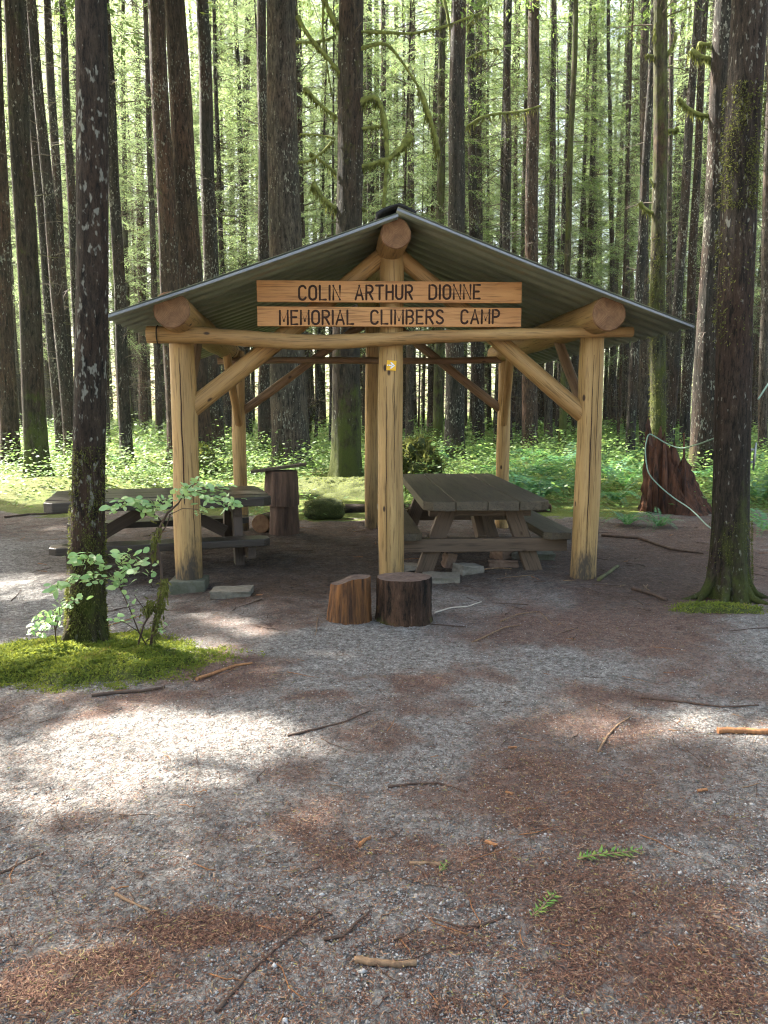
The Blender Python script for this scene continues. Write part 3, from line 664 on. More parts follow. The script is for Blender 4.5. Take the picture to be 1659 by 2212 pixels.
# ------------------------------------------------------------------ picnic tables
def beam(name, a, b, wdt, hgt, mat, parent, up=ZZ, bevel=.006, outline=None):
    """squared timber from a to b, grain along local z; wdt across, hgt along up"""
    a = Vector(a); b = Vector(b); d = (b-a).normalized(); x = d.cross(up).normalized(); y = d.cross(x)
    Mx = Matrix(((x.x, y.x, d.x, a.x), (x.y, y.y, d.y, a.y), (x.z, y.z, d.z, a.z), (0, 0, 0, 1)))
    L = (b-a).length; mb = MB()
    mb.prism(Matrix(), [(-wdt/2, -hgt/2), (wdt/2, -hgt/2), (wdt/2, hgt/2), (-wdt/2, hgt/2)], 0, L)
    o = ob(name, mb.mesh(name), mat, bevel=bevel); o.matrix_basis = Mx; adopt(o, parent); o.matrix_basis = Mx; return o
def flat_board(name, TM, outline, z0, z1, mat, parent, bevel=.008):
    """board lying flat; outline in (along, across); grain along local z"""
    mb = MB(); n = len(outline)   # local: z = along, x = across, y = -up
    vs = [(y, -z0, x) for x, y in outline]+[(y, -z1, x) for x, y in outline]
    mb.add(vs, [list(range(n))[::-1], list(range(n, 2*n))]+[[i, (i+1) % n, n+(i+1) % n, n+i] for i in range(n)], 0, False)
    bm = bmesh.new(); me = mb.mesh(name); bm.from_mesh(me); bmesh.ops.recalc_face_normals(bm, faces=bm.faces); bm.to_mesh(me); bm.free()
    o = ob(name, me, mat, bevel=bevel)
    Mx = TM @ Matrix(((0, 0, 1, 0), (1, 0, 0, 0), (0, -1, 0, 0), (0, 0, 0, 1)))
    o.matrix_basis = Mx; adopt(o, parent); o.matrix_basis = Mx; return o
def picnic_table(label, c, yaw, L, Wt, z, nplank, pm, fm, bench_L, bench_out, bench_w, th=.085, tilt=0, legin=.35, slant=.30, diag=True, clip=.09, bshift=0, bz=.43):
    root = thing('picnic_table', label, 'picnic table', c, 'timber picnic tables'); rg = random.Random(int(L*100))
    T = Matrix.Translation(c) @ Matrix.Rotation(yaw, 4, 'Z'); TT = T @ Matrix.Translation((0, 0, 0)) @ Matrix.Rotation(-tilt, 4, 'Y')
    pw = Wt/nplank
    for k in range(nplank):
        y0 = -Wt/2+k*pw+.004; y1 = y0+pw-.008; j = rg.uniform(-.012, .012)
        c0 = clip if k == 0 else 0; c1 = clip if k == nplank-1 else 0
        o = [(-L/2+j+c0, y0), (L/2+j-c0, y0), (L/2+j, y0+c0), (L/2+j, y1-c1), (L/2+j-c1, y1), (-L/2+j+c1, y1), (-L/2+j, y1-c1), (-L/2+j, y0+c0)]
        o2 = []
        for p in o:
            if not o2 or (abs(p[0]-o2[-1][0])+abs(p[1]-o2[-1][1])) > 1e-5: o2.append(p)
        dz = rg.uniform(-.004, .004)
        flat_board('tabletop_plank', TT, o2, z-th+dz, z+dz, pm, root)
    for s in (-1, 1):
        yb = s*(Wt/2+bench_out); y0, y1 = sorted((yb, yb-s*bench_w)); bl = bench_L
        o = [(-bl/2+.07+bshift, y0), (bl/2-.07+bshift, y0), (bl/2+bshift, y0+.07), (bl/2+bshift, y1-.07), (bl/2-.07+bshift, y1), (-bl/2+.07+bshift, y1), (-bl/2+bshift, y1-.07), (-bl/2+bshift, y0+.07)]
        flat_board('bench_seat', T, o, bz-.075, bz, pm, root)
    for e in (-1, 1):
        x = e*(L/2-legin); zt = z-th-.005+(math.sin(tilt)*x)
        w = lambda a, b, h: T @ Vector((a, b, h))
        beam('cleat', w(x, -Wt/2+.10, zt-.055), w(x, Wt/2-.10, zt-.055), .08, .10, fm, root)
        for s in (-1, 1):
            beam('leg', w(x+.075*e*0, s*(Wt/2-slant), zt-.03), w(x, s*(Wt/2-.02), -.09), .10, .17, fm, root, up=Vector((T.to_3x3() @ Vector((0, 1, 0)))))
        beam('seat_support', w(x-.095*e*-1, -(Wt/2+bench_out-.06), bz-.145), w(x+.095*e, Wt/2+bench_out-.06, bz-.145), .085, .135, fm, root)
        if diag: beam('diagonal_brace', w(x-.08*e, .04*e, .30), w(x-.62*e, .04*e, zt-.06), .09, .13, fm, root)
    return root, T
# long wet table on the left, seen from its side; short end of the other one faces the camera
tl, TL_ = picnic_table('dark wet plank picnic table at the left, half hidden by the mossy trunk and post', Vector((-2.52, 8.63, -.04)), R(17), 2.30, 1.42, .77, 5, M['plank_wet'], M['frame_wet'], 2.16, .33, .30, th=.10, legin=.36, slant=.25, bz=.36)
tr_, TR_ = picnic_table('weathered grey plank picnic table, end on between the middle and right front posts', Vector((.93, 9.0, 0)), R(93.2), 3.05, 1.26, .79, 4, M['plank'], M['frame'], 2.75, .32, .33, th=.09, tilt=R(.9), legin=.42, slant=.30, bshift=.0)
# ------------------------------------------------------------------ stump seats
def stump(name, label, p, r0, r1, h, slant, mats, seed, topslope=(0, 0), lumps=.05, n=40, split=False):
    root = thing(name, label, 'stump', p, 'sawn stumps in front of the shelter'); rg = random.Random(seed); mb = MB(); rings = 14
    ph = [rg.uniform(0, 6.28) for _ in range(6)]; vs = []
    def rad(a, t):
        r = r0+(r1-r0)*t; return r*(1+lumps*math.sin(2*a+ph[0])+lumps*.6*math.sin(5*a+ph[1]+t)+lumps*.35*math.sin(11*a+ph[2])+.02*math.sin(19*a+ph[3]+3*t)+.012*rg.uniform(-1, 1)+.07*max(0, .12-t)/.12)
    for i in range(rings+1):
        t = i/rings
        for k in range(n):
            a = 2*math.pi*k/n; r = rad(a, t); x, y = r*math.cos(a), r*math.sin(a)
            z = -.03+t*(h+.03+topslope[0]*x+topslope[1]*y+(.009*math.sin(1.1+x*26)*(t > .95) if split else 0))
            vs.append((x+slant*t, y, z))
    mb.add(vs, [[i*n+k, i*n+(k+1) % n, (i+1)*n+(k+1) % n, (i+1)*n+k] for i in range(rings) for k in range(n)], 0)
    adopt(ob('bark', mb.mesh('bark'), mats[0], loc=p), root)
    top = vs[-n:]; mb = MB(); cx_ = sum(v[0] for v in top)/n; cy_ = sum(v[1] for v in top)/n; tv = []
    for f in (1.0, .75, .5, .25):
        for v in top:
            x = cx_+(v[0]-cx_)*f; y = cy_+(v[1]-cy_)*f
            zz = h+topslope[0]*(x-slant)+topslope[1]*y+(.009*math.sin(1.1+(x-slant)*26) if split else 0)
            tv.append((x, y, (v[2] if f == 1 else zz+rg.uniform(-.004, .004))+.0005))
    tv.append((cx_, cy_, h+.004))
    fs = [[i*n+k, i*n+(k+1) % n, (i+1)*n+(k+1) % n, (i+1)*n+k] for i in range(3) for k in range(n)]+[[3*n+k, 3*n+(k+1) % n, 4*n] for k in range(n)]
    mb.add(tv, fs, 0, False); adopt(ob('sawn_top', mb.mesh('sawn_top'), mats[1], loc=p), root); return root
p = G(752, 1346); stump('sawn_stump', 'orange brown stump seat with split bark free sides and a sloping cracked top', p+Vector((0, .12, 0)), .170, .148, .325, .02, [M['split'], M['sawn']], 3, (.22, -.05), .05, split=True)
p = G(873, 1346); stump('sawn_stump', 'wide dark bark stump seat with a flat top in front of the middle post', p+Vector((0, .15, 0)), .215, .208, .335, 0, [M['bark_chunk'], M['sawn']], 8, (0, -.02), .035)
# ------------------------------------------------------------------ stump with a plank top
p = Vector((-1.37, 10.42, 0)); root = thing('stump_table', 'stand of two stacked log rounds with a tilted plank on top, behind the tables', 'stump table', p)
def ringlog(name, z0, z1, r0, r1, mat, seed, off=(0, 0)):
    rg = random.Random(seed); mb = MB(); n = 30; k = 8; vs = []
    for i in range(k+1):
        t = i/k
        for q in range(n):
            a = 2*math.pi*q/n; r = (r0+(r1-r0)*t)*(1+.05*math.sin(3*a+seed)+.03*math.sin(9*a)+.02*rg.uniform(-1, 1)); vs.append((off[0]+r*math.cos(a), off[1]+r*math.sin(a), z0+(z1-z0)*t))
    mb.add(vs, [[i*n+q, i*n+(q+1) % n, (i+1)*n+(q+1) % n, (i+1)*n+q] for i in range(k) for q in range(n)], 0)
    mb.add(vs[-n:], [list(range(n))], 1, False); mb.add(vs[:n], [list(range(n))[::-1]], 1, False)
    o = ob(name, mb.mesh(name), [mat, M['sawn']], loc=p); adopt(o, root); return o
ringlog('log_round', -.04, .385, .205, .19, M['weathered_round'], 2)
ringlog('log_round', .39, .86, .235, .215, M['weathered_round'], 5, (-.02, 0))
mb = MB(); mb.prism(Matrix.Rotation(R(-7.5), 4, 'Y') @ Matrix.Rotation(R(8), 4, 'Z'), [(-.40, -.16), (.34, -.17), (.36, .15), (-.38, .17)], 0, .035)
adopt(ob('plank_top', mb.mesh('plank_top'), M['plank'], loc=p+Vector((-.03, 0, .885)), bevel=.006), root)
# short log end beside it
a = G(560, 1154)+Vector((0, .12, .12)); o = log('log_offcut', a, a+Vector((.10, .42, .0)), .135, .13, M['bark_red'], 18, parent=None, seed=4)
tag(o, 'short round log lying at the foot of the plank topped stump stand', 'log')
# mossy boulder
def blob(name, label, cat, c, sx, sy, sz, mat, seed, amp=.14, sub=4):
    bm = bmesh.new(); bmesh.ops.create_icosphere(bm, subdivisions=sub, radius=1)
    from mathutils import noise as mn
    for v in bm.verts:
        d = v.co.normalized(); k = 1+amp*mn.fractal(d*1.6+Vector((seed, 0, 0)), 1, 2, 4)+amp*.35*mn.fractal(d*7+Vector((0, seed, 0)), 1, 2, 3)
        b = Vector((abs(d.x)**.8*math.copysign(1, d.x), abs(d.y)**.8*math.copysign(1, d.y), abs(d.z)**.8*math.copysign(1, d.z)))
        v.co = Vector((b.x*sx*k, b.y*sy*k, b.z*sz*k))
    me = bpy.data.meshes.new(name); bm.to_mesh(me); bm.free()
    for f in me.polygons: f.use_smooth = True
    return tag(ob(name, me, mat, loc=c), label, cat)
def tufts(o, n, seed, L0=.02, L1=.06, mat='moss_blade'):
    rs = np.random.RandomState(seed); me = o.data; co = np.zeros(len(me.vertices)*3); me.vertices.foreach_get('co', co); co = co.reshape(-1, 3); nr = np.zeros(len(me.vertices)*3); me.vertices.foreach_get('normal', nr); nr = nr.reshape(-1, 3)
    i = rs.randint(0, len(co), n); k = rs.rand(n) < np.clip(.55+.6*nr[i, 2], .1, 1); i = i[k]; n = len(i)
    d = nr[i]*.6+rs.normal(0, .7, (n, 3)); L = rs.uniform(L0, L1, n); v = leafq(co[i]+rs.normal(0, .012, (n, 3)), d, rs.normal(0, 1, (n, 3)), L, L*.35)
    f = tag(quads_obj('moss_tufts', v, M[mat]), kind='stuff'); f.parent = o
c = G(697, 1122); c = Vector((c.x, c.y+.22, .13))
boul = blob('mossy_block', 'dark block covered in a thick cushion of moss beside the plank topped stump stand', 'mossy block', c, .335, .24, .17, M['mossrock'], 3, .16)
tufts(boul, 5000, 1, .008, .022, 'moss_hang')
# border logs behind the table
o = log('border_log', G(700, 1112)+Vector((0, .25, .06)), G(1000, 1112)+Vector((0, .3, .06)), .085, .08, M['bark_red'], 14, parent=None, seed=7); tag(o, 'low log edging the clearing between the mossy block and the grey table', 'log', 'logs edging the clearing')
o = log('border_log', G(1030, 1112)+Vector((0, .2, .06)), G(1192, 1108)+Vector((0, .2, .06)), .09, .085, M['bark_red'], 14, parent=None, seed=8); tag(o, 'short reddish log on the ground ending just left of the right front post', 'log', 'logs edging the clearing')
# ------------------------------------------------------------------ blocks and rubble
def block(name, label, cat, px, py, dims, yaw, mat, tilt=(0, 0), lift=0, group=None, seed=0):
    c = G(px, py); rg = random.Random(seed+px); bm = bmesh.new(); bmesh.ops.create_cube(bm, size=1)
    bmesh.ops.subdivide_edges(bm, edges=bm.edges[:], cuts=3, use_grid_fill=True)
    for v in bm.verts:
        edge = sum(abs(abs(q)-.5) < 1e-4 for q in v.co); k = .012 if edge >= 2 else .005
        v.co = Vector((v.co.x*dims[0], v.co.y*dims[1], v.co.z*dims[2]))*1.0
        v.co += Vector((rg.uniform(-k, k), rg.uniform(-k, k), rg.uniform(-k, k)*.5))
    me = bpy.data.meshes.new(name); bm.to_mesh(me); bm.free()
    o = ob(name, me, mat, loc=(c.x, c.y+dims[1]*.35, dims[2]/2+lift-.012), bevel=.006)
    o.rotation_euler = (R(tilt[0]), R(tilt[1]), R(yaw)); return tag(o, label, cat, group)
block('paving_slab', 'flat grey concrete slab lying right of the left front post', 'paving slab', 497, 1290, (.36, .26, .07), 3, M['concrete'])
g = 'loose blocks under the grey table'
block('paving_slab', 'flat square stone slab lying right of the wide dark stump seat', 'paving slab', 955, 1256, (.36, .28, .06), -4, M['concrete'], group=g)
block('brick', 'reddish brick leaning upright behind the flat stone slab', 'brick', 970, 1226, (.10, .12, .16), 25, M['brick'], (0, 12), group=g)
block('stone_block', 'angular beige stone block beside the reddish upright brick', 'stone block', 1012, 1240, (.26, .20, .10), 28, M['stone'], (0, 5), group=g)
block('stone_block', 'small rounded rubble stone at the foot of the table leg', 'stone block', 890, 1232, (.20, .16, .07), -12, M['stone'], group=g)
block('brick', 'long thin brick lying in front of the wedge shaped stone', 'brick', 1088, 1224, (.31, .09, .07), -6, M['brick'], group=g)
block('stone_block', 'wedge shaped pink faced stone under the table beam', 'stone block', 1090, 1208, (.24, .20, .15), 35, M['brick'], (8, -14), .01, group=g)
block('paving_slab', 'large grey slab tilted against the wedge shaped stone', 'paving slab', 1128, 1206, (.36, .24, .11), 20, M['stone'], (0, -22), .04, group=g)
block('paving_slab', 'dark mossy slab lying nearest the right front post', 'paving slab', 1165, 1210, (.34, .22, .09), -5, M['concrete_moss'], group=g)
# ------------------------------------------------------------------ sticks on the ground
def stick(name, label, pts, r0, r1, mat, group=None, lift=.0, fork=None):
    rg = random.Random(int(pts[0][0])); P3 = []
    for (x, y) in pts:
        p = G(x, y); P3.append(Vector((p.x, p.y, gzf(p.x, p.y)+r0*.8+lift)))
    fine = []
    for i in range(len(P3)-1):
        for k in range(4): fine.append(P3[i].lerp(P3[i+1], k/4)+Vector((rg.uniform(-1, 1)*r0*.3, rg.uniform(-1, 1)*r0*.3, 0)))
    fine.append(P3[-1]); n = len(fine); mb = MB()
    mb.tube(fine, [r0+(r1-r0)*i/(n-1) for i in range(n)], 7, 0, jit=.12, rng=rg)
    for f in fork or []:
        q = [Vector((G(x, y).x, G(x, y).y, gzf(G(x, y).x, G(x, y).y)+r1+lift)) for x, y in f]; mb.tube(q, [r1*.8, r1*.4], 5, 0)
    me = mb.mesh(name); base = P3[0]
    for v in me.vertices: v.co -= base
    return tag(ob(name, me, mat, loc=base), label, 'stick', group)
sg = 'fallen sticks on the clearing'
stick('fallen_stick', 'thick orange peeled stick lying at the right edge in the sunny patch', [(1550, 1580), (1600, 1579), (1640, 1583), (1690, 1581)], .017, .015, M['stick_orange'], sg)
stick('fallen_stick', 'short thick brown stick lying at the bottom of the photo', [(768, 2093), (800, 2097), (850, 2103), (900, 2100)], .011, .009, M['stick_tan'], sg)
stick('fallen_stick', 'short straight tan stick left of a green sprig', [(885, 1877), (920, 1875), (962, 1880)], .0075, .006, M['stick_tan'], sg)
stick('fallen_stick', 'dark stick along the near edge of the moss mound', [(200, 1507), (260, 1500), (310, 1497), (356, 1488)], .012, .008, M['stick_dark'], sg)
stick('fallen_stick', 'orange brown forked stick right of the moss mound', [(425, 1472), (470, 1458), (510, 1445), (545, 1440)], .012, .007, M['stick_orange'], sg, fork=[[(470, 1455), (500, 1450)]])
stick('fallen_twig', 'long dark twig right of the big sunny patch', [(622, 1592), (680, 1580), (740, 1567), (800, 1543)], .007, .004, M['stick_dark'], sg)
stick('fallen_twig', 'thin brown twig lying level in the red needles', [(838, 1702), (890, 1696), (950, 1696), (1010, 1716)], .006, .003, M['stick_dark'], sg)
stick('fallen_twig', 'slanting twig just left of the right sunny patch', [(1293, 1618), (1312, 1585), (1335, 1562), (1362, 1545)], .006, .004, M['stick_tan'], sg)
stick('fallen_twig', 'dark branch along the top of the right sunny patch', [(1385, 1503), (1440, 1507), (1500, 1514), (1560, 1522), (1640, 1520)], .008, .004, M['stick_dark'], sg)
stick('fallen_twig', 'dark twig slanting down at the lower right corner', [(1318, 2062), (1370, 2110), (1400, 2140), (1440, 2178)], .006, .003, M['stick_dark'], sg)
stick('fallen_twig', 'long thin twig slanting up from the bottom edge', [(470, 2190), (540, 2110), (610, 2050), (690, 1985)], .006, .003, M['stick_dark'], sg)
stick('fallen_twig', 'pale twig lying right of the wide dark stump seat', [(938, 1321), (975, 1312), (1010, 1310), (1040, 1300)], .007, .005, M['stick_pale'], sg)
stick('fallen_twig', 'curved twig on the brown ground between stump and right tree', [(1080, 1340), (1120, 1325), (1165, 1318), (1195, 1352)], .006, .003, M['stick_tan'], sg)
stick('fallen_branch', 'long dark branch on the ground behind the right front post', [(1300, 1158), (1380, 1165), (1450, 1185), (1520, 1195)], .022, .012, M['stick_dark'], sg)
stick('fallen_stick', 'mossy stick at the foot of the right front post', [(1293, 1258), (1320, 1240), (1335, 1228)], .02, .016, M['twig_moss'], sg)
stick('fallen_stick', 'dark charred stick left of the right tree', [(1365, 1275), (1400, 1283), (1440, 1300)], .02, .014, M['stick_dark'], sg)
stick('fallen_twig', 'tan forked twig in the dark lower left', [(248, 1933), (290, 1955), (325, 1972)], .006, .004, M['stick_tan'], sg, fork=[[(325, 1972), (350, 1970)]])
stick('fallen_twig', 'dark twig reaching in from the left edge', [(-20, 1890), (20, 1873), (60, 1850), (95, 1836)], .006, .003, M['stick_dark'], sg)
stick('fallen_twig', 'short orange twig under the red needles left of centre', [(777, 1838), (785, 1828), (800, 1818)], .009, .006, M['stick_orange'], sg)
stick('fallen_branch', 'long branch on the brown ground beyond the left table', [(10, 1118), (60, 1112), (130, 1108), (200, 1100)], .018, .010, M['stick_dark'], sg)
stick('fallen_stick', 'pale stick near the loose blocks under the grey table', [(1040, 1232), (1075, 1228), (1105, 1230)], .010, .008, M['stick_tan'], sg)
stick('fallen_twig', 'curling twig left of the dark charred stick', [(1020, 1385), (1090, 1352), (1130, 1348)], .006, .003, M['stick_tan'], sg)
stick('fallen_twig', 'thin dark twig crossing the red needles right of centre', [(1090, 1990), (1040, 2010), (1000, 2016), (930, 1998)], .005, .003, M['stick_dark'], sg)
stick('fallen_twig', 'dark twig left of the short thick brown stick', [(700, 2045), (740, 2040), (770, 2010), (800, 1985)], .006, .003, M['stick_dark'], sg)
# chips of wood
def chip(px, py, L, yaw, lab):
    c = G(px, py); mb = MB(); mb.prism(Matrix.Rotation(R(yaw), 4, 'Z'), [(-L/2, -L*.14), (L*.45, -L*.18), (L/2, L*.12), (-L*.42, L*.16)], 0, .006)
    tag(ob('wood_chip', mb.mesh('wood_chip'), M['stick_orange'], loc=(c.x, c.y, gzf(c.x, c.y)+.003)), lab, 'wood chip', 'wood chips on the ground')
for a in [(1107, 1613, .045, 10, 'orange wood chip in the red needles left of the right sunny patch'), (1517, 1705, .05, 15, 'orange wood chip near the right edge below the sunny patch'), (1100, 1720, .035, -40, 'small orange wood chip above the green sprigs'),
          (560, 1290, .06, 5, 'pale wood chip in front of the flat concrete slab'), (1060, 1830, .05, -35, 'long thin wood chip left of the larger green sprig')]: chip(*a)
# green sprigs
def sprig(label, pts, w, nl, seed):
    rs = np.random.RandomState(seed); P3 = [G(x, y) for x, y in pts]; c, d, n, L = [], [], [], []
    for i in range(nl):
        t = i/(nl-1)*(len(P3)-1); k = min(int(t), len(P3)-2); p = P3[k].lerp(P3[k+1], t-k); ax = (P3[k+1]-P3[k]).normalized(); s = Vector((-ax.y, ax.x, 0))
        for sg_ in (-1, 1):
            dd = (ax*rs.uniform(.5, .9)+s*sg_).normalized(); c.append((p.x, p.y, gzf(p.x, p.y)+.012)); d.append((dd.x, dd.y, rs.uniform(-.1, .25))); n.append((rs.normal(0, .2), rs.normal(0, .2), 1)); L.append(w*(.5+.6*math.sin(math.pi*(.15+.8*i/nl)))*rs.uniform(.45, 1.35)*(rs.rand() > .14))
    root = thing('fallen_sprig', label, 'conifer sprig', P3[0], 'green sprigs on the ground')
    v = leafq(np.array(c)+rs.normal(0, .003, (len(c), 3)), np.array(d)+rs.normal(0, .18, (len(d), 3)), np.array(n), np.array(L)+1e-4, np.array(L)*.22+1e-4)
    adopt(ob('needles', mesh_np('needles', v-np.array(P3[0]), np.arange(len(v)).reshape(-1, 4)), M['sprig'], loc=P3[0]), root)
    mb = MB(); mb.tube([q+Vector((0, 0, gzf(q.x, q.y)+.011))-P3[0] for q in P3], .003, 5); adopt(ob('stem', mb.mesh('stem'), M['stick_tan'], loc=P3[0]), root)
M['sprig'] = leafm('sprig_needles', [(0, (.09, .20, .04)), (.6, (.15, .28, .055)), (1, (.26, .32, .07))], (.2, .3, .05), .3)
sprig('larger flat green conifer sprig lying on the needles at the lower right', [(1247, 1868), (1290, 1860), (1335, 1856), (1382, 1850)], .035, 34, 1)
sprig('bright yellow green conifer sprig below the larger one', [(1150, 1990), (1170, 1972), (1185, 1955), (1198, 1944)], .026, 22, 2)
sprig('tiny green sprig at the end of the straight tan stick', [(950, 1895), (958, 1886), (966, 1876)], .018, 12, 3)
# ------------------------------------------------------------------ rotten stump with a rope
sc_ = G(1455, 1112); sc_ = Vector((sc_.x*(sc_.y+.42)/sc_.y, sc_.y+.42, -.05))
root = thing('rotten_stump', 'tall rotten red brown stump with a jagged top and a green rope looped round it', 'stump', sc_)
rg = random.Random(12); n = 72; k = 22; vs = []
tops = []
for q in range(n):
    a = 2*math.pi*q/n
    base = 1.12+.36*math.cos(a-R(150))                    # higher towards its left back
    tops.append(base+.16*math.sin(7*a+1)*math.sin(3*a)+rg.uniform(-.12, .12)+(.16 if q % 9 == 0 else 0))
for i in range(k+1):
    t = i/k
    for q in range(n):
        a = 2*math.pi*q/n; r = .54-.25*t**.9+.05*math.exp(-t*9); r *= 1+.07*math.sin(4*a+.5)+.07*abs(math.sin(9*a+.8*t))+.05*math.sin(17*a+2*t)+rg.uniform(-.05, .045)
        vs.append((r*math.cos(a)*(1.12 if math.cos(a) > 0 else 1)-.22*t+.03, r*.85*math.sin(a)+.05*t, t*tops[q]))
mb = MB(); mb.add(vs, [[i*n+q, i*n+(q+1) % n, (i+1)*n+(q+1) % n, (i+1)*n+q] for i in range(k) for q in range(n)], 0)
inn = []
for i in (0, 1, 2):
    for q in range(n):
        v = vs[k*n+q]; f = (.80, .6, .25)[i]; inn.append((-.2+(v[0]+.2)*f, .05+(v[1]-.05)*f, v[2]*(.86, .6, .5)[i]))
ring = vs[-n:]+inn
mb.add(ring, [[i*n+q, i*n+(q+1) % n, (i+1)*n+(q+1) % n, (i+1)*n+q] for i in range(3) for q in range(n)]+[[3*n+q for q in range(n)]], 0)
adopt(ob('stump_wood', mb.mesh('stump_wood'), M['rot'], loc=sc_), root)
# splinter spires standing at the front of the stump
mb = MB()
for (px_, py_, top, wd) in [(1432, 1120, 945, .07), (1475, 1118, 935, .04), (1416, 1100, 965, .05), (1402, 1110, 1010, .05)]:
    a = P(px_, py_, sc_.y-.38); b = P(px_+rg.uniform(-6, 4), top, sc_.y-.18); m2 = a.lerp(b, .55)+Vector((0, -.03, 0))
    mb.tube([a-sc_, m2-sc_, b-sc_], [wd, wd*.75, .012], 7, 0, jit=.25, rng=rg)
adopt(ob('splinter', mb.mesh('splinter'), M['rot'], loc=sc_), root)
# the rope: round the stump to the right tree
pts = [(1566, 938, 7.05), (1530, 952, 8.2), (1500, 962, 10.3), (1470, 968, 11.3), (1440, 958, 11.75), (1418, 945, 11.75), (1403, 938, 11.7), (1397, 950, 11.7), (1394, 970, 11.65), (1396, 1000, 11.6), (1403, 1025, 11.5), (1425, 1050, 11.45), (1455, 1075, 11.3), (1485, 1095, 11.1), (1505, 1112, 10.8), (1530, 1137, 9.5), (1570, 1160, 7.2)]
P3 = [P(*a) for a in pts]; mb = MB(); fine = []
for i in range(len(P3)-1):
    p0, p1, p2, p3 = P3[max(i-1, 0)], P3[i], P3[i+1], P3[min(i+2, len(P3)-1)]
    for kk in range(5):
        t = kk/5; fine.append(.5*((2*p1)+(p2-p0)*t+(2*p0-5*p1+4*p2-p3)*t*t+(3*p1-p0-3*p2+p3)*t**3))
fine.append(P3[-1]); mb.tube(fine, .0095, 8)
tag(ob('rope', mb.mesh('rope'), M['rope']), 'pale green rope looped over the rotten stump and running to the right tree', 'rope')
P3 = [P(1700, 770, 8.5), P(1660, 828, 7.6), P(1638, 862, 6.9)]; mb = MB(); mb.tube(P3, .008, 6)
tag(ob('rope', mb.mesh('rope'), M['rope']), 'thin pale line coming down to the right tree from the right edge', 'rope')
# metal cleat on the right tree
cl = P(1613, 989, 6.75); root = thing('tie_cleat', 'metal cleat on two short bolts screwed to the side of the right tree', 'cleat', cl)
mb = MB(); a, b = P(1633, 956, 6.7), P(1627, 1016, 6.7); mb.tube([a-cl, a.lerp(b, .5)-cl, b-cl], [.008, .012, .008], 8)
adopt(ob('cleat_bar', mb.mesh('cleat_bar'), M['steel'], loc=cl), root)
for py in (973, 1000):
    mb = MB(); mb.tube([P(1596, py, 6.73)-cl, P(1630, py-2, 6.7)-cl], [.016, .009], 8); adopt(ob('bolt', mb.mesh('bolt'), M['steel'], loc=cl), root)
# ------------------------------------------------------------------ gaps cut in the canopy to let sun through (ground points the sun reaches)
TE = math.tan(SUN_EL); SH = np.array(SUN_AZ)
def gpatch(px, py, rx, ry, ang=0, s=1.0):
    c = G(px, py); return (c.x, c.y, rx, ry, R(ang), s)
GAPS = [gpatch(420, 1585, .78, .32, -12, .88), gpatch(150, 1670, 1.0, .40, 8, .75), gpatch(1530, 1562, .95, .27, 0, 1.2), gpatch(500, 1345, .55, .20, -40, .9),
        gpatch(60, 1250, .9, .55, 0, .85), gpatch(300, 1140, 1.6, .5, 0, .7), gpatch(640, 1212, .32, .10, 10, 1), gpatch(80, 1400, .6, .45, 0, .9), gpatch(380, 1400, .5, .35, 0, .75),
        gpatch(120, 2150, .35, .2, 0, .5), gpatch(1000, 1540, .3, .05, 0, .5), gpatch(1620, 1150, .8, .3, 0, .6), gpatch(680, 1080, 1.0, .5, 0, .6)]
GAPS += [(2.85-SH[0]*3.4/TE, 6.6-SH[1]*3.4/TE, .95, .34, R(-44), 1)]       # sun on the flank of the right tree
def gapval(x, y):
    g = np.zeros_like(x)
    for cx, cy_, rx, ry, a, s in GAPS:
        dx, dy = x-cx, y-cy_; u = dx*math.cos(a)+dy*math.sin(a); v = -dx*math.sin(a)+dy*math.cos(a)
        g = np.maximum(g, s*sstep(1.3, .75, (u/rx)**2+(v/ry)**2))
    return g
def ground_hit(c):
    t = c[:, 2]/TE; return c[:, 0]-SH[0]*t, c[:, 1]-SH[1]*t
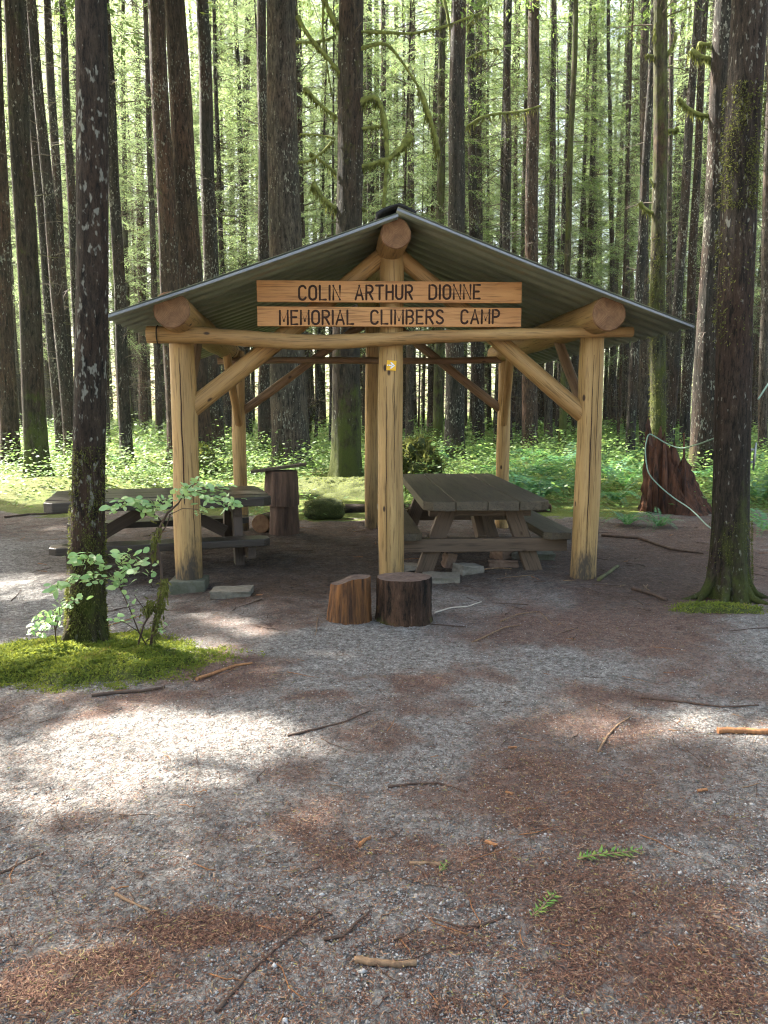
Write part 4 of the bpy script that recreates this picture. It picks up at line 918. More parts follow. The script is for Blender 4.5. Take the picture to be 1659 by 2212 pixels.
# ------------------------------------------------------------------ trees
def trunk_mesh(rg, axis, H, r0, flare=.5, n=22, twigs=30, tz=(2.5, 15), tl=(.4, 1.6), lobes=None, tr=1.0, ztop=None, wood=None, roots=None):
    mb = MB(); zs = [-.15, 0, .06, .13, .22, .34, .5, .75, 1.0, 1.4, 1.9, 2.5]+[2.5+(H-2.5)*i/18 for i in range(1, 19)]
    ph = [rg.uniform(0, 6.28) for _ in range(5)]; nl = lobes or rg.choice([4, 5, 6]); bowx, bowy = rg.uniform(-.12, .12), rg.uniform(-.12, .12)
    def cen(z): return Vector((axis.x*z+bowx*math.sin(3.14*z/H)+.02*math.sin(z*1.1+ph[2]), axis.y*z+bowy*math.sin(3.14*z/H), z))
    def rad(z): return r0*(1-.62*max(z, 0)/H)
    vs = []
    for z in zs:
        c = cen(z); r = rad(z); fl = flare*math.exp(-max(z, 0)/.26)+.12*math.exp(-max(z, 0)/1.3)
        for q in range(n):
            a = 2*math.pi*q/n
            rr = r*(1+fl*(.65+.5*math.cos(nl*a+ph[0])+.25*math.cos(2*a+ph[3]))+.035*math.sin(3*a+ph[1]+z*.25)+.022*math.sin(7*a+ph[4]+z*.7)+rg.uniform(-.018, .018))
            vs.append((c.x+rr*math.cos(a), c.y+rr*math.sin(a), z))
    for ra in (roots or []):                    # spreading roots, one surface with the trunk foot
        c, s = math.cos(ra), math.sin(ra); rr = r0*rg.uniform(.9, 1.15); wob = rg.uniform(-.35, .35)
        mb.tube([(c*rr*.7, s*rr*.7, .34), (c*rr*1.2, s*rr*1.2, .13), (c*rr*1.75, s*rr*1.75, .035), (math.cos(ra+wob*.5)*rr*2.5, math.sin(ra+wob*.5)*rr*2.5, .0), (math.cos(ra+wob)*rr*3.5, math.sin(ra+wob)*rr*3.5, -.03)], [r0*.32, r0*.30, r0*.22, r0*.13, r0*.06], 8, 0, jit=.12, rng=rg)
    k = len(zs); mb.add(vs, [[i*n+q, i*n+(q+1) % n, (i+1)*n+(q+1) % n, (i+1)*n+q] for i in range(k-1) for q in range(n)], 0)
    for _ in range(twigs):                     # thin dead limbs, part of the trunk
        z = rg.uniform(*tz); a = rg.uniform(0, 6.28); L = rg.uniform(*tl)*(.5+.8*rg.random()); c = cen(z); r = rad(z)
        d = Vector((math.cos(a), math.sin(a), rg.uniform(-.15, .55))); sag = rg.uniform(-.1, .5); pts = []
        for j in range(5):
            s = j/4; pts.append(c+Vector((d.x*(r*.8+L*s)+rg.uniform(-.03, .03)*L*s, d.y*(r*.8+L*s)+rg.uniform(-.03, .03)*L*s, d.z*L*s-sag*L*s*s+rg.uniform(-.03, .03)*L)))
        b = rg.uniform(.006, .013)*tr
        mb.tube(pts, [b*1.5, b*1.1, b*.9, b*.7, b*.35], 4, 1 if rg.random() < .6 else 2, cap=False)
        if L > .5:
            for _2 in range(rg.randint(1, 4)):
                j = rg.randint(1, 3); p = pts[j]; q = p+Vector((rg.uniform(-.35, .35), rg.uniform(-.35, .35), rg.uniform(-.3, .2)))*L*.7
                mb.tube([p, p.lerp(q, .5)+Vector((0, 0, .02)), q], [b*.7, b*.5, b*.25], 3, 1, cap=False)
    return mb.mesh('trunk'), cen, rad
def crown_arrays(rs, cen, H, z0, rmax, nb, leaf, per, lowsparse=.0, taper=.8):
    C, D, N, LL, ST = [], [], [], [], []
    for _ in range(nb):
        u = rs.rand()
        if rs.rand() < lowsparse*(1-u): continue
        z = z0+(H-z0)*u; t = u; L = rmax*((1-t)**taper)*rs.uniform(.55, 1)+.35
        a = rs.uniform(0, 6.283); h = np.array([math.cos(a), math.sin(a), 0]); sd = np.array([-h[1], h[0], 0]); c0 = cen(z); c0 = np.array([c0.x, c0.y, c0.z])
        up, dr = rs.uniform(-.1, .35), rs.uniform(.25, .65)
        def pos(s): return c0+h*(L*s)[:, None]+np.array([0, 0, 1])*((up*s-dr*s*s)*L)[:, None]
        sp_ = np.array([0, .33, .66, 1.0]); ST.append((pos(sp_), .016*L/2+.004))
        k = max(6, int(per*L)); s = rs.uniform(.22, 1.0, k); lat = rs.uniform(-1, 1, k)*(.16+.30*L*(1-.75*s))*.75
        p = pos(s)+sd*lat[:, None]; p[:, 2] -= np.abs(lat)*.28+rs.uniform(0, .05, k)
        sg_ = np.sign(lat)
        d = h*rs.uniform(.2, 1, k)[:, None]+sd*(sg_*rs.uniform(.2, 1, k))[:, None]; d[:, 2] += rs.normal(-.25, .3, k)
        n = np.stack([rs.normal(0, .45, k), rs.normal(0, .45, k), np.ones(k)], 1)
        C.append(p); D.append(d); N.append(n); LL.append(leaf*rs.uniform(.6, 1.3, k))
    if not C: return np.zeros((0, 3)), np.zeros((0, 3)), np.zeros((0, 3)), np.zeros(0), ST
    return np.concatenate(C), np.concatenate(D), np.concatenate(N), np.concatenate(LL), ST
def crown_obj(c, d, n, L, ST, mat, parent, loc, wfac=.36):
    v = leafq(c, d, n, L, L*wfac); nq = len(c); vs = [v]; qs = [np.arange(nq*4).reshape(-1, 4)]; off = nq*4; mi = [np.zeros(nq, int)]
    for pts, r in ST:
        k = len(pts); ring = []
        for i in range(k):
            rr = r*(1-.8*i/(k-1)); ring += [pts[i]+[rr, 0, rr*.2], pts[i]+[-rr*.5, rr*.87, -rr*.2], pts[i]+[-rr*.5, -rr*.87, 0]]
        vs.append(np.array(ring)); f = np.array([[off+i*3+j, off+i*3+(j+1) % 3, off+(i+1)*3+(j+1) % 3, off+(i+1)*3+j] for i in range(k-1) for j in range(3)]); qs.append(f); mi.append(np.ones(len(f), int)); off += 3*k
    me = mesh_np('crown', np.concatenate(vs), np.concatenate(qs), mi=np.concatenate(mi))
    o = ob('crown', me, [mat, M['twig']], loc=loc)
    if parent: adopt(o, parent)
    return o
NT = []                                   # near and middle trees, each with its own crown
def near_tree(label, look, xt, xb, yb, wpx, D, name='conifer_tree', flare=.5, H=None, group='conifers round the clearing', twigs=42, r=None, base_py=None, tz=None, leafless=False, lobes=None, n=22, roots=None):
    a = P(xt, 0, D); b = P(xb, yb, D); ax = (a-b)/(a.z-b.z); zg = gzf(b.x-ax.x*b.z, D); base = b-ax*(b.z-zg)
    zg = gzf(base.x, base.y); base.z = zg
    seed = int(abs(xt*7+xb*3+wpx*11))+1; rg = random.Random(seed)
    H = H or rg.uniform(24, 30); rad0 = r or (wpx/2/F*math.hypot(D, 0)*cp)/(1-.62*5/H)
    root = thing(name, label, 'tree', base, group)
    me, cen, rad = trunk_mesh(rg, ax, H, rad0, flare, twigs=twigs, tz=tz or (2.6, min(16, 4+D*.5)), lobes=lobes, n=n, tl=(.4, 1.5), roots=roots)
    tk = ob('trunk', me, [M['bark_'+look], M['twig'], M['twig_moss']], loc=base); adopt(tk, root)
    NT.append(dict(root=root, base=base, ax=ax, H=H, D=D, cen=cen, rad=rad, seed=seed, xt=xt, xb=xb, label=label, extra=[], leafless=leafless)); return NT[-1]
T = near_tree
tA = T('lichen spotted trunk in the left foreground rising from the moss mound', 'near', 188, 192, 1000, 60, 5.36, flare=.30, twigs=0, H=26, n=40, roots=[-.5, -2.4, 3.4])
tB = T('large mossy trunk in the right foreground with spreading roots', 'near', 1622, 1588, 800, 67, 6.75, flare=.6, twigs=0, H=27, n=40, roots=[-.35, -1.15, -2.0, -2.75, 3.5])
T('mossy trunk at the far left standing on green moss', 'moss', 16, 74, 900, 42, 18, twigs=16)
T('reddish trunk cut by the left edge of the photo', 'red', -12, 14, 800, 34, 21, twigs=8)
T('slim dark trunk just right of the mossy far left trunk', 'dark', 58, 120, 800, 20, 25)
T('dark trunk left of the lichen spotted foreground trunk', 'dark', 68, 150, 930, 24, 24)
T('slim grey trunk second left of the lichen spotted foreground trunk', 'dark', 104, 142, 691, 20, 27)
T('dark trunk peeping out left of the lichen spotted foreground trunk at the top', 'dark', 142, 172, 691, 19, 26)
T('leaning dark trunk right behind the lichen spotted foreground trunk', 'dark', 216, 256, 700, 24, 24)
T('red brown trunk, left one of the pair above the left roof slope', 'red', 334, 368, 640, 40, 22.0, twigs=10)
T('dark brown trunk, right one of the pair above the left roof slope', 'red', 382, 414, 620, 50, 22.6, twigs=10)
T('grey lichen flecked trunk right of the brown pair', 'dark', 431, 453, 620, 32, 25, twigs=14)
T('thin reddish trunk between the grey flecked trunk and the broad grey brown one', 'red', 476, 489, 590, 10, 46)
T('thin dark trunk with many side twigs left of the broad grey brown one', 'dark', 506, 526, 590, 13, 38, twigs=46)
T('dark trunk touching the left side of the broad grey brown one', 'dark', 560, 567, 540, 24, 27, twigs=12)
T('broad grey brown trunk with stringy bark rising behind the left part of the roof', 'grey', 606, 617, 530, 70, 20.6, flare=.42, twigs=8)
T('slim trunk just right of the broad grey brown one', 'far', 645, 649, 530, 10, 45)
tG = T('dark mossy trunk with long bent mossy limbs behind the roof peak', 'moss', 752, 749, 450, 56, 16.7, flare=.40, twigs=10)
T('pale sunlit slim trunk right of the trunk with bent mossy limbs', 'far', 787, 788, 430, 11, 42, twigs=30)
T('slim grey trunk second right of the trunk with bent mossy limbs', 'far', 799, 800, 430, 12, 40, twigs=30)
T('slim trunk above the roof peak', 'grey', 830, 829, 430, 15, 36, twigs=30)
T('thin trunk right of the roof peak', 'far', 870, 871, 450, 10, 44, twigs=30)
T('knotty mossy trunk with sunlit stubs right of the roof peak', 'green', 955, 951, 460, 19, 30, twigs=60)
tH = T('dark lichen flecked trunk behind the right of the roof peak', 'dark', 994, 988, 480, 37, 24.5, twigs=14)
T('dark trunk right beside the lichen flecked one', 'dark', 1021, 1027, 500, 21, 31)
T('thin trunk between the lichen flecked trunk and the dark double trunk', 'far', 1056, 1057, 510, 9, 48)
T('left stem of the dark double trunk', 'dark', 1087, 1080, 540, 13, 30)
T('right stem of the dark double trunk', 'dark', 1102, 1098, 540, 19, 29)
T('slim trunk right of the dark double trunk', 'red', 1126, 1115, 540, 10, 42)
T('reddish brown straight trunk above the middle of the right roof slope', 'red', 1159, 1150, 560, 29, 26)
T('grey sunlit trunk right of the reddish brown straight one', 'grey', 1194, 1188, 580, 16, 32)
T('dark slim trunk left of the bright mossy leaning one', 'dark', 1234, 1217, 580, 13, 36)
T('bright green mossy leaning trunk above the right roof slope', 'green', 1250, 1228, 580, 14, 27, twigs=40)
T('very thin mossy trunk right of the bright green leaning one', 'green', 1264, 1270, 600, 6, 44, twigs=30)
T('thin twiggy trunk above the lower right roof slope', 'far', 1313, 1322, 610, 11, 38, twigs=60)
T('bushy thin trunk left of the leaning dark pair', 'far', 1366, 1358, 640, 12, 37, twigs=70)
T('leaning dark trunk behind the right front post', 'dark', 1412, 1377, 640, 18, 25)
T('pale sunlit trunk between the leaning dark one and the mossy one', 'grey', 1400, 1396, 680, 21, 29)
tP = T('mossy green trunk directly behind the rotten stump', 'green', 1432, 1421, 900, 30, 15.5, flare=.25, twigs=14, tz=(3.5, 10))
T('bright sunlit slim trunk right of the mossy green one', 'grey', 1457, 1447, 690, 12, 33)
T('dark trunk leaning outward between stump and right tree', 'dark', 1511, 1464, 690, 20, 27)
T('dark slim trunk left of the big dark trunk at the right', 'dark', 1523, 1488, 750, 18, 28)
tS = T('big dark flecked trunk left of the right foreground tree', 'dark', 1556, 1521, 850, 47, 17.5, flare=.3, twigs=8)
T('dark trunk half hidden by the right foreground tree', 'dark', 1584, 1566, 600, 16, 23)
T('sunlit trunk at the right edge of the photo', 'grey', 1668, 1650, 800, 16, 25)
# four unseen conifers added left of the picture; their crowns shade the clearing
for k, (x_, D_) in enumerate([(-10.6, 13.5), (-13.2, 17.6), (-16.5, 20.5), (-6.4, 11.2)]):
    T('added unseen shade conifer, %s of four left of the clearing' % ['second', 'third', 'farthest', 'nearest'][k], 'dark', CX+F*x_/D_-20, CX+F*x_/D_, 900, 40*18/D_, D_, twigs=10, group='conifers left of the clearing')
# branches with moss, each a part of its tree
def mossy_limb(tree, pts, r0, r1, hang=0, dy=0, fuzz=60, seed=0):
    D = tree['D']; rg = random.Random(seed+len(pts)); root = tree['root']; base = tree['base']; n = len(pts)
    P3 = [P(x, y, D+dy*i/(n-1)-(.0)) for i, (x, y) in enumerate(pts)]; fine = []
    for i in range(n-1):
        p0, p1, p2, p3 = P3[max(i-1, 0)], P3[i], P3[i+1], P3[min(i+2, n-1)]
        for k in range(4):
            t = k/4; fine.append(.5*((2*p1)+(p2-p0)*t+(2*p0-5*p1+4*p2-p3)*t*t+(3*p1-p0-3*p2+p3)*t**3))
    fine.append(P3[-1]); m_ = len(fine); mb = MB(); r0 *= .88; r1 *= .88; fuzz *= 1.8
    rad = [(r0+(r1-r0)*i/(m_-1))*(1+rg.uniform(-.22, .22)) for i in range(m_)]
    mb.tube([p-base for p in fine], rad, 8, 0, jit=.18, rng=rg)
    o = ob('mossy_limb', mb.mesh('mossy_limb'), M['limb_moss'], loc=base); adopt(o, root)
    C, Dd, N, L = [], [], [], []
    for k in range(int(fuzz*m_/10)):
        i = rg.randint(0, m_-1); p = fine[i]+Vector((rg.uniform(-1, 1), rg.uniform(-1, 1), rg.uniform(-1, 1)))*rad[i]*.8
        C.append(p-base); hg = hang*(.5+rg.random()); Dd.append((rg.uniform(-1, 1), rg.uniform(-1, 1), rg.uniform(-1, .6) if not hang else -3)); N.append((rg.uniform(-1, 1), rg.uniform(-1, 1), .2)); L.append(rad[i]*rg.uniform(1.1, 2.2)+hg*rg.random())
    C = np.array([tuple(c) for c in C]); L = np.array(L); v = leafq(C, np.array(Dd), np.array(N), L, np.minimum(L*.4, .03))
    f = tag(quads_obj('hanging_moss', v, M['moss_hang']), kind='stuff'); f.location = base; f.parent = o; f.matrix_parent_inverse = Matrix.Translation(base).inverted()
M['limb_moss'] = simple('limb_moss', (.06, .070, .018), (.19, .21, .05), (1, 1, 1), 9, .95, .8, .03)
for a in [(tG, [(775, 108), (800, 98), (830, 95), (850, 110), (880, 150), (905, 190)], .045, .028, 0), (tG, [(905, 190), (920, 230), (932, 265), (942, 300), (946, 325)], .06, .05, .22),
          (tG, [(772, 225), (795, 213), (815, 215), (826, 240), (834, 290), (836, 340), (833, 390), (829, 448)], .075, .04, .1), (tG, [(775, 360), (808, 354), (840, 342), (868, 318), (888, 292)], .045, .085, .06),
          (tG, [(772, 68), (830, 70), (890, 72), (950, 60), (1000, 42), (1032, 30)], .035, .02, .06), (tG, [(735, 160), (712, 130), (690, 105), (665, 75), (642, 35)], .05, .045, .06), (tG, [(728, 55), (712, 25), (698, -10)], .05, .05, .12),
          (tG, [(725, 250), (698, 232), (672, 205), (658, 190)], .035, .05, .1), (tG, [(724, 372), (698, 350), (670, 330)], .03, .03, .1), (tG, [(727, 450), (702, 432), (682, 405), (676, 395)], .04, .06, .16), (tG, [(775, 278), (800, 276), (820, 272)], .035, .03, .03),
          (tG, [(762, 425), (756, 400), (758, 382)], .03, .035, .1), (tG, [(775, 448), (790, 452)], .04, .03, .06),
          (tG, [(700, -10), (697, 60), (705, 130), (716, 200)], .03, .015, .12), (tG, [(640, 92), (690, 90), (725, 78)], .028, .03, .03), (tG, [(645, 350), (670, 347), (700, 325), (718, 305)], .035, .03, .03), (tG, [(648, 290), (690, 292), (722, 298)], .025, .02, .03),
          (tH, [(1010, 272), (1045, 252), (1090, 244), (1130, 240), (1168, 228)], .05, .035, .25), (tH, [(1008, 128), (1040, 112), (1075, 105)], .045, .03, .16), (tH, [(982, 170), (976, 110), (970, 50), (958, -10)], .06, .05, .1), (tH, [(1010, 55), (1035, 30), (1060, 10)], .03, .02, .2),
          (tP, [(1420, 45), (1417, 85), (1424, 118)], .045, .04, .18), (tP, [(1438, 125), (1455, 95), (1460, 70)], .03, .03, .08), (tP, [(1440, 282), (1458, 282), (1462, 276)], .04, .04, .05), (tP, [(1432, 170), (1438, 215), (1433, 235)], .05, .04, .15), (tP, [(1418, 463), (1395, 452), (1382, 437)], .035, .045, .1), (tP, [(1412, 122), (1398, 118)], .03, .03, .08), (tP, [(1418, 415), (1404, 385)], .02, .015, .02),
          (tS, [(1530, 250), (1505, 245), (1482, 230), (1465, 212)], .045, .05, .14), (tS, [(1534, 127), (1512, 122), (1492, 108)], .06, .07, .12), (tS, [(1534, 97), (1508, 95)], .05, .05, .14)]:
    mossy_limb(a[0], a[1], a[2], a[3], a[4], seed=int(a[1][0][0]))
# ------------------------------------------------------------------ far trees
rg = random.Random(77); rs = np.random.RandomState(77)
protos = []
for k in range(7):
    r2 = np.random.RandomState(200+k); r3 = random.Random(300+k); H = r3.uniform(25, 31)
    ax = Vector((r3.uniform(-.015, .015), r3.uniform(-.015, .015), 1)); look = ['far', 'dark', 'red', 'far', 'moss', 'grey', 'far'][k]
    me, cen, rad = trunk_mesh(r3, ax, H, .17, .35, n=12, twigs=150, tz=(1.5, 21), tl=(.6, 2.0), tr=1.25)
    for m_ in ('bark_'+look, 'twig', 'twig_moss'): me.materials.append(M[m_])
    c, d, n, L, ST = crown_arrays(r2, cen, H, r3.uniform(3, 7), 3.3, 165, .085, 112, lowsparse=.55)
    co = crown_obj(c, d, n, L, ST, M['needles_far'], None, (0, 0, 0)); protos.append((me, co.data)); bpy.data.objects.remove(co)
FAR = []
def far_spots():
    out = []
    for (d0, d1, cnt) in [(33, 44, 30), (44, 58, 58), (58, 82, 84)]:
        for k in range(cnt):
            D = rg.uniform(d0, d1); px_ = -60+1780*(k+rg.uniform(.1, .9))/cnt; out.append((px_, D))
    return out
taken = [(t['xb'], t['D']) for t in NT]
for px_, D in far_spots():
    x = (px_-CX)/F*D*1.0
    if any(abs(px_-b) < 5 for b, _ in taken): px_ += 9; x = (px_-CX)/F*D
    taken.append((px_, D)); z = gzf(x, D)
    root = thing('conifer_tree', 'tmp', 'tree', (x, D, z), 'slender conifers deep in the forest')
    me, cm = protos[rg.randrange(7)]; s = rg.uniform(.9, 1.15)*(1 if D < 44 else 1.2 if D < 58 else 1.45); th = rg.uniform(0, 6.28); rs_ = rg.uniform(.65, 1.35)*s
    tk = ob('trunk', me, []); cr = ob('crown', cm, [])
    for o in (tk, cr):
        o.parent = root
    tk.scale = (rs_, rs_, s); cr.scale = (s, s, s); tk.rotation_euler = cr.rotation_euler = (0, 0, th)
    root.rotation_euler = (rg.gauss(0, .012), rg.gauss(0, .014), 0)
    FAR.append((px_, D, root))
    if rg.random() < .4:                       # thin pole trees among them
        D2 = rg.uniform(28, 52); px2 = px_+rg.uniform(8, 24); x2 = (px2-CX)/F*D2
        if not any(abs(px2-b) < 6 for b, _ in taken):
            taken.append((px2, D2)); r2_ = thing('conifer_tree', 'tmp', 'tree', (x2, D2, gzf(x2, D2)), 'slender conifers deep in the forest'); me, cm = protos[rg.randrange(7)]
            tk = ob('trunk', me, []); cr = ob('crown', cm, []); tk.parent = cr.parent = r2_; q = rg.uniform(.32, .6); tk.scale = (q, q, .8); cr.scale = (.55, .55, .8); r2_.rotation_euler = (rg.gauss(0, .018), rg.gauss(0, .02), rg.uniform(0, 6.28)); FAR.append((px2, D2, r2_))
# labels of the far trees: order between the named trunks at the height of the roof
marks = sorted([(t['xb'], t['label']) for t in NT if t['D'] < 27 and t['xb'] < 1650])
ORD = ['first', 'second', 'third', 'fourth', 'fifth', 'sixth', 'seventh', 'eighth', 'ninth', 'tenth', 'eleventh', 'twelfth', 'thirteenth', 'fourteenth', 'fifteenth', 'sixteenth', 'seventeenth', 'eighteenth', 'nineteenth', 'twentieth', 'twenty first', 'twenty second', 'twenty third', 'twenty fourth', 'twenty fifth', 'twenty sixth', 'twenty seventh', 'twenty eighth', 'twenty ninth', 'thirtieth', 'thirty first', 'thirty second', 'thirty third', 'thirty fourth', 'thirty fifth']
SHORT = {}
def short(l): return ' '.join(l.split()[:7])
FAR.sort(key=lambda f: f[0]); cnt = {}
for px_, D, root in FAR:
    left = [m_ for m_ in marks if m_[0] <= px_]; key = left[-1][1] if left else None
    i = cnt.get(key, 0); cnt[key] = i+1
    root['label'] = ('slender distant conifer, %s rightward from the %s' % (ORD[i], short(key))) if key else 'slender distant conifer, %s from the left edge of the photo' % ORD[i]
# ------------------------------------------------------------------ the wood beyond, one mass
r2 = np.random.RandomState(91); n = 120000; D = r2.uniform(66, 125, n); x = r2.uniform(-1, 1, n)*(.56*D+6); z = np.where(r2.rand(n) < .42, r2.uniform(0, 9, n), r2.uniform(0, 54, n)); z = z+gz(x, D)
ok = hnoise(x*.5, z*.35+D*.4, 1.0, 8)+.5*hnoise(x, z, 1.3, 9) > r2.normal(-.15, .3, n); x, D, z = x[ok], D[ok], z[ok]; n = len(x); a = r2.uniform(0, 6.28, n)
v = leafq(np.stack([x, D, z], 1), np.stack([np.cos(a), np.sin(a), r2.normal(-.2, .3, n)], 1), np.stack([r2.normal(0, .5, n), r2.normal(0, .5, n), np.ones(n)], 1), r2.uniform(.25, .75, n), r2.uniform(.10, .28, n))
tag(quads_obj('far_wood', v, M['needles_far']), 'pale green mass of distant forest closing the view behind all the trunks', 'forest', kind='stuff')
# ------------------------------------------------------------------ crowns of the near and middle trees, with canopy sprays added to shade the clearing
rs = np.random.RandomState(5)
cand = [t for t in NT if t['D'] > 8]
# leaf sprays added to the crowns along sun rays to shade the clearing
N_CAN = 9000; gxs = rs.uniform(-9, 9, N_CAN); gys = rs.uniform(-7, 13.5, N_CAN)
hit = gapval(gxs, gys) < rs.uniform(.15, .95, N_CAN); gxs, gys = gxs[hit], gys[hit]
bx = np.array([t['base'].x for t in cand]); by = np.array([t['base'].y for t in cand]); ax_ = np.array([t['ax'].x for t in cand]); ay_ = np.array([t['ax'].y for t in cand])
miss = 0
for gx_, gy_ in zip(gxs, gys):
    hz = rs.uniform(9, 27, 5); ox = gx_+SH[0]*hz/TE; oy = gy_+SH[1]*hz/TE
    dist = np.hypot(ox[:, None]-(bx+ax_*hz[:, None]), oy[:, None]-(by+ay_*hz[:, None]))
    lim = 4.6*(1-.55*(hz/30))[:, None]+.6; vis = (CAMH+oy*.535+.8)[:, None] > hz[:, None]
    sc = dist/lim+vis*4.0+rs.uniform(0, .35, dist.shape); k = np.unravel_index(np.argmin(sc), sc.shape)
    if dist[k] > 6.0: miss += 1; continue
    cand[k[1]]['extra'].append((ox[k[0]], oy[k[0]], hz[k[0]]))
print('canopy sprays', len(gxs), 'unattached', miss)
for t in NT:                                      # crown gaps cut so shafts of sun reach the flanks of the middle trunks
    if 13 < t['D'] < 28 and t['base'].x > -11:
        zc_ = 3+.30*t['D']*((t['seed'] % 7)/7+.35); p_ = np.array(t['cen'](zc_))+np.array(t['base']); hx_, hy_ = p_[0]-SH[0]*zc_/TE, p_[1]-SH[1]*zc_/TE
        if hy_ > 10.5 or abs(hx_) > 8: GAPS.append((hx_, hy_, 2.2, .42, math.radians(-44), .95))
for t in NT:
    r2 = np.random.RandomState(t['seed']); D, H = t['D'], t['H']; base = np.array(t['base'])
    vis_top = CAMH+.53*D+.5
    if D < 30: z0, nb, leaf, per, low = max(8, min(vis_top-.3, H-8)), 42, .14, 60, .0
    else: z0, nb, leaf, per, low = r2.uniform(5, 9), 165, .075, 120, .5
    c, d, n, L, ST = crown_arrays(r2, t['cen'], H, z0, 3.4 if D < 30 else 3.0, nb, leaf, per, low)
    if D < 30:                                   # a few lacy low sprays
        c2, d2, n2, L2, S2 = crown_arrays(r2, t['cen'], z0+1, 4.5, 2.0, 0, .075, 120, 0, .2)
        c, d, n, L, ST = np.concatenate([c, c2]), np.concatenate([d, d2]), np.concatenate([n, n2]), np.concatenate([L, L2]), ST+S2
    if t['extra']:
        e = np.array(t['extra'])-base; k = 22; ce = np.repeat(e, k, 0)+r2.normal(0, 1, (len(e)*k, 3))*np.array([.26, .26, .10])
        m_ = len(ce); c = np.concatenate([c, ce]); a = r2.uniform(0, 6.28, m_); d = np.concatenate([d, np.stack([np.cos(a), np.sin(a), r2.normal(-.2, .3, m_)], 1)])
        n = np.concatenate([n, np.stack([r2.normal(0, .4, m_)-.3, r2.normal(0, .4, m_)+.4, np.ones(m_)], 1)]); L = np.concatenate([L, r2.uniform(.14, .27, m_)])
        for q in e[::4]:
            zz = q[2]-.2*0; cc = np.array(t['cen'](min(q[2]+.4, H-.5))); ST.append((np.array([cc, cc*.6+q*.4+[0, 0, .15], cc*.25+q*.75+[0, 0, .1], q]), .02))
    hx, hy = ground_hit(c+base); shaft = sstep(.12, .5, hnoise(hx, hy, .75, 61)+.4*hnoise(hx, hy, 2.1, 62))*sstep(12.5, 14.5, hy+.25*np.abs(hx)); keep = r2.rand(len(c)) > np.maximum(gapval(hx, hy)*1.15, shaft*.96)
    c, d, n, L = c[keep], d[keep], n[keep], L[keep]
    if ST:
        mid = np.array([s[0][2]+base for s in ST]); hx, hy = ground_hit(mid); g = gapval(hx, hy); ST = [s for s, q in zip(ST, g) if q < .3]
    o = crown_obj(c, d, n, L, ST, M['needles'], None, t['base'], .36); adopt(o, t['root'])
# ------------------------------------------------------------------ moss mound under the left tree
def mound(name, label, c, rx, ry, h, nbl, seed, yaw=0, kind='stuff', hole=True):
    rs = np.random.RandomState(seed); nr, na = 40, 96; vs = []; 
    rr = np.linspace(0, 1, nr); aa = np.linspace(0, 2*np.pi, na, endpoint=False)
    edge = 1+.10*np.sin(3*aa+seed)+.07*np.sin(5*aa+1)+.05*np.sin(9*aa+2)
    Rr, Aa = np.meshgrid(rr, aa, indexing='ij'); E = edge[None, :]
    x = c.x+rx*Rr*E*np.cos(Aa); y = c.y+ry*Rr*E*np.sin(Aa)
    def hz(x, y, r):
        lump = .5+.22*hnoise(x, y, 6, seed)+.22*hnoise(x, y, 13, seed+1)
        return h*np.clip(1-r**2.2, 0, 1)**.8*(.25+1.25*lump)+.028*(1-r**4)*(.5+.5*hnoise(x, y, 30, seed+2))
    z = gz(x, y)+hz(x, y, Rr)-.05*sstep(.62, .95, Rr)
    v = np.stack([x-c.x, y-c.y, z], -1).reshape(-1, 3)
    i = np.arange(nr*na).reshape(nr, na); j = np.roll(i, -1, 1)
    q = np.stack([i[:-1], i[1:], j[1:], j[:-1]], -1).reshape(-1, 4)
    r = np.sqrt(rs.rand(nbl))*1.22; a = rs.uniform(0, 6.283, nbl); e = 1+.10*np.sin(3*a+seed)+.07*np.sin(5*a+1)+.05*np.sin(9*a+2)
    bx = c.x+rx*r*e*np.cos(a); by = c.y+ry*r*e*np.sin(a); rc = np.minimum(r, 1); dens = (rs.rand(nbl) < .55+.5*hnoise(bx, by, 9, seed+7)) | (r < .5); dens &= rs.rand(nbl) < sstep(1.18, .78, r+.16*hnoise(bx, by, 8, seed+4))**1.5
    bx, by, rc = bx[dens], by[dens], rc[dens]; m_ = len(bx); bz = gz(bx, by)+hz(bx, by, rc)-.03*sstep(.7, .95, rc)*(rc < 9)+rs.uniform(-.004, .012, m_); bz = np.maximum(bz, gz(bx, by)+.001)
    th = rs.uniform(0, 6.283, m_); d = np.stack([np.cos(th), np.sin(th), rs.uniform(.1, 1.4, m_)], 1); n = np.stack([rs.normal(0, .6, m_), rs.normal(0, .6, m_), np.ones(m_)], 1)
    L = rs.uniform(.010, .027, m_); lv = leafq(np.stack([bx-c.x, by-c.y, bz], 1), d, n, L, L*.42)
    vv = np.concatenate([v, lv]); qq = np.concatenate([q, len(v)+np.arange(len(lv)).reshape(-1, 4)])
    mi = np.concatenate([np.zeros(len(q), int), np.ones(m_, int)])
    o = ob(name, mesh_np(name, vv, qq, mi=mi), [M['moss_base'], M['moss_blade']], loc=(c.x, c.y, 0))
    return tag(o, label, 'moss', kind=kind)
M['moss_base'] = simple('moss_base', (.028, .034, .008), (.085, .10, .018), (1, 1, 1), 24, .95, .9, .02)
mound('moss_mound', 'lumpy bright green moss mound around the foot of the left foreground trunk', Vector((-2.10, 4.98, 0)), 1.00, .64, .065, 120000, 3)
mound('moss_patch', 'small patch of moss at the foot of the right foreground tree', Vector((2.76, 6.22, 0)), .44, .20, .03, 4500, 9)
mound('moss_patch', 'low moss round the base of the trunk with bent mossy limbs', Vector((-.75, 15.6, 0)), 1.5, 1.2, .22, 9000, 12)
